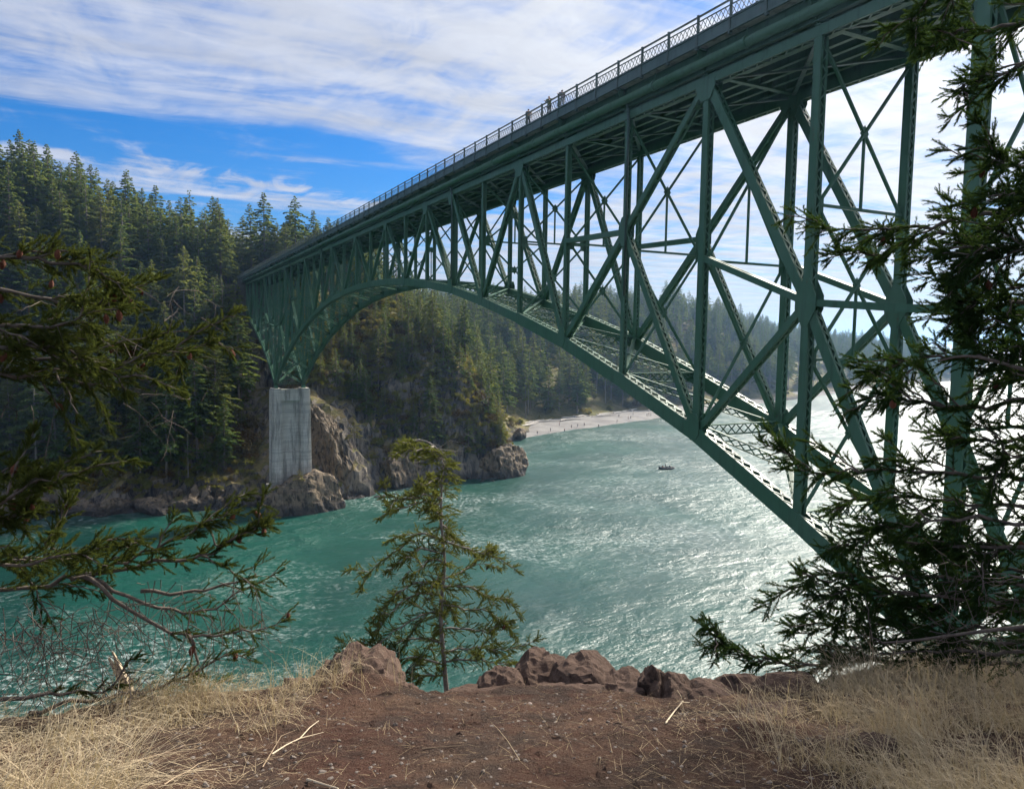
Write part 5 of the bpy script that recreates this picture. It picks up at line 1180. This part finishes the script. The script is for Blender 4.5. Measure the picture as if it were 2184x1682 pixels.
specs = [((-0.45, 36.2), joints(1.74, .16, .45, .35, .04, .9, .9), ('shirt_tan', 'dark_trousers', 'shoe'), 2.6, 'person in a tan top walking along the bridge railing with bent arms'),
         ((-0.55, 32.6), joints(1.70, .02, .75, .75, .06, .9, .9), ('shirt_olive', 'dark_trousers', 'shoe'), -0.9, 'person in an olive top leaning on a railing post'),
         ((-0.45, 30.85), joints(1.73, .12, 1.3, .2, .02, 1.0, .3), ('shirt_grey', 'pale_trousers', 'shoe'), 2.9, 'person in a grey top and pale trousers raising a hand')]
for (x, y), J, mats, rz, lab in specs:
    link('person', person_mesh('person', J, mats), loc=(x, y, ZD), rot=(0, 0, rz), label=lab, cat='person')
# beach walkers: pixel of the feet on the sand
bodies = [person_mesh('person', joints(1.72, st_, a1, a2), (c, t_, 'shoe'), hi=False) for c, t_, st_, a1, a2 in (('coat_dark', 'jeans', .15, .3, -.3), ('coat_blue', 'dark_trousers', 0, .1, .1), ('coat_red', 'jeans', .1, .2, -.2), ('shirt_grey', 'dark_trousers', 0.02, .6, .1))]
def on_beach(x, y):
    d = CF+(x-1092)/FV*CR-(y-841)/FV*CU; z = 1.0
    for _ in range(3):
        P = CAM+d*(z-CAM[2])/d[2]; i = np.argmin((bx-P[0])**2+(by-P[1])**2); j0, j1 = max(0, i-1), min(len(bx)-1, i+1); t = np.array([bx[j1]-bx[j0], by[j1]-by[j0]]); t /= np.linalg.norm(t)
        k = (P[:2]-np.array([bx[i], by[i]]))@np.array([-t[1], t[0]]); z = float(np.interp(k, (-5, -0.5, 4, 9, 14, 20, 27), (-0.9, 0.05, 0.8, 1.6, 2.3, 2.7, 1.6)))
    return np.array([P[0], P[1], z])
bpx = [(1146, 924), (1174, 918), (1204, 917), (1219, 911), (1232, 909), (1246, 907), (1193, 909), (1277, 907), (1316, 899), (1320, 891), (1340, 893), (1345, 892), (1350, 887), (1380, 887), (1384, 886), (1388, 886)]
blab = {0: 'dark-clad person walking alone nearest the beach boulder', 1: 'person in blue standing second along the beach from the boulder', 7: 'person stooping at the water edge in mid beach'}
for k, (x, y) in enumerate(bpx):
    P = on_beach(x, y); lab = blab.get(k, 'tiny figure strolling on the pale beach below the wood')
    link('person', bodies[k % 4], loc=tuple(P), rot=(0, 0, k*1.7), label=lab, cat='person', group=None if k in blab else 'people strolling on the beach')
# driftwood
M['drift'] = mottled('driftwood', (0.42, 0.38, 0.33), (0.55, 0.51, 0.46), 3, 0.9)
r = np.random.default_rng(12)
for k in range(30):
    i = int(np.interp(k, [0, 29], [14, 62])); j0, j1 = i-1, i+1; t = np.array([bx[j1]-bx[j0], by[j1]-by[j0]]); t /= np.linalg.norm(t); n = np.array([-t[1], t[0]]); off = r.uniform(13, 21); L_ = r.uniform(5, 15); a = r.normal(0, 0.25)
    d = t*math.cos(a)+n*math.sin(a); c = np.array([bx[i]+n[0]*off+t[0]*r.uniform(-3, 3), by[i]+n[1]*off+t[1]*r.uniform(-3, 3)]); R0 = r.uniform(0.22, 0.5); z = 2.5+R0*0.7
    mb = MB(); mb.tube([(-d[0]*L_/2, -d[1]*L_/2, 0), (d[0]*L_*0.1, d[1]*L_*0.1, 0.15), (d[0]*L_/2, d[1]*L_/2, 0.05)], [R0, R0*0.85, R0*0.5], 7)
    if k % 3 == 0: mb.tube([(-d[0]*L_/2, -d[1]*L_/2, 0), (-d[0]*L_/2-d[1]*.6, -d[1]*L_/2+d[0]*.6, 0.9)], [R0*0.7, 0.08], 5)
    mb.build('driftwood_log', M['drift'], loc=(c[0], c[1], z), label='bleached driftwood log stranded at the top of the beach', cat='log', group='driftwood logs along the beach')
# small boat with passengers
M['rubber'] = mottled('black rubber hull', (0.03, 0.032, 0.036), (0.055, 0.058, 0.062), 3, 0.6)
M['foam'] = mottled('wake foam', (0.6, 0.65, 0.65), (0.75, 0.78, 0.78), 2, 0.7)
bt = np.array([127.7, 175.6]); boat = empty('inflatable_boat', (bt[0], bt[1], 0.0), label='small dark inflatable boat carrying people across the strait', cat='boat'); boat.rotation_euler = (0, 0, -0.35)
mb = MB(); hull = [(-2.4, 0.85, .35), (0.6, 0.95, .35), (1.7, 0.75, .42), (2.4, 0.3, .52), (2.55, 0, .55), (2.4, -0.3, .52), (1.7, -0.75, .42), (0.6, -0.95, .35), (-2.4, -0.85, .35)]
mb.tube(smooth_poly(hull, 26), 0.27, 8); mb.build('tube_hull', M['rubber'], boat, smooth=True)
mb = MB(); mb.prism([(-2.3, -.8, .14), (0.6, -.9, .14), (1.8, -.65, .2), (2.3, 0, .3), (1.8, .65, .2), (0.6, .9, .14), (-2.3, .8, .14)], 0.1, (0, 0, 1)); mb.build('floor', M['rubber'], boat)
mb = MB(); mb.box(-2.42, -2.3, -.8, .8, .1, .75); mb.build('transom', M['rubber'], boat)
mb = MB(); mb.box(-2.85, -2.43, -.16, .16, .55, 1.05); mb.box(-2.75, -2.6, -.07, .07, -0.4, .55); mb.build('outboard_motor', M['rail'], boat)
mb = MB(); mb.box(-.1, .35, -.3, .3, .19, .95); mb.build('console', M['rubber'], boat)
for x in (-1.5, 1.0):
    mb = MB(); mb.box(x-.15, x+.15, -.62, .62, .42, .5); mb.build('bench', M['rail'], boat)
def seated(vest):
    J = joints(1.72, 0, .5, .5, .05, .8, .8)
    for k, sd in (('L', 1), ('R', -1)): J['kn'+k] = (.12*sd, -.43, .90); J['an'+k] = (.12*sd, -.45, .48); J['to'+k] = (.12*sd, -.6, .44)
    return person_mesh('person', J, (vest, 'dark_trousers', 'shoe'), hi=False)
sb = [seated('coat_dark'), seated('vest_orange'), seated('coat_blue')]
ca, sa = math.cos(-0.35), math.sin(-0.35)
for k, (x, y, rz, lab) in enumerate(((-1.5, .35, 1.57, 'passenger in dark coat on the rear bench of the boat'), (-1.5, -.35, 1.57, 'passenger in orange vest on the rear bench of the boat'), (1.0, 0.35, 1.57, 'passenger in blue coat on the front bench of the boat'), (1.0, -.35, 1.4, 'passenger in dark coat on the front bench of the boat'))):
    link('person', sb[(0, 1, 2, 0)[k]], loc=(bt[0]+ca*x-sa*y, bt[1]+sa*x+ca*y, -.32), rot=(0, 0, rz-0.35), label=lab, cat='person')
link('person', bodies[0], loc=(bt[0]+ca*(-.45), bt[1]+sa*(-.45), .19), rot=(0, 0, 1.2), label='person in dark coat standing at the boat console', cat='person')
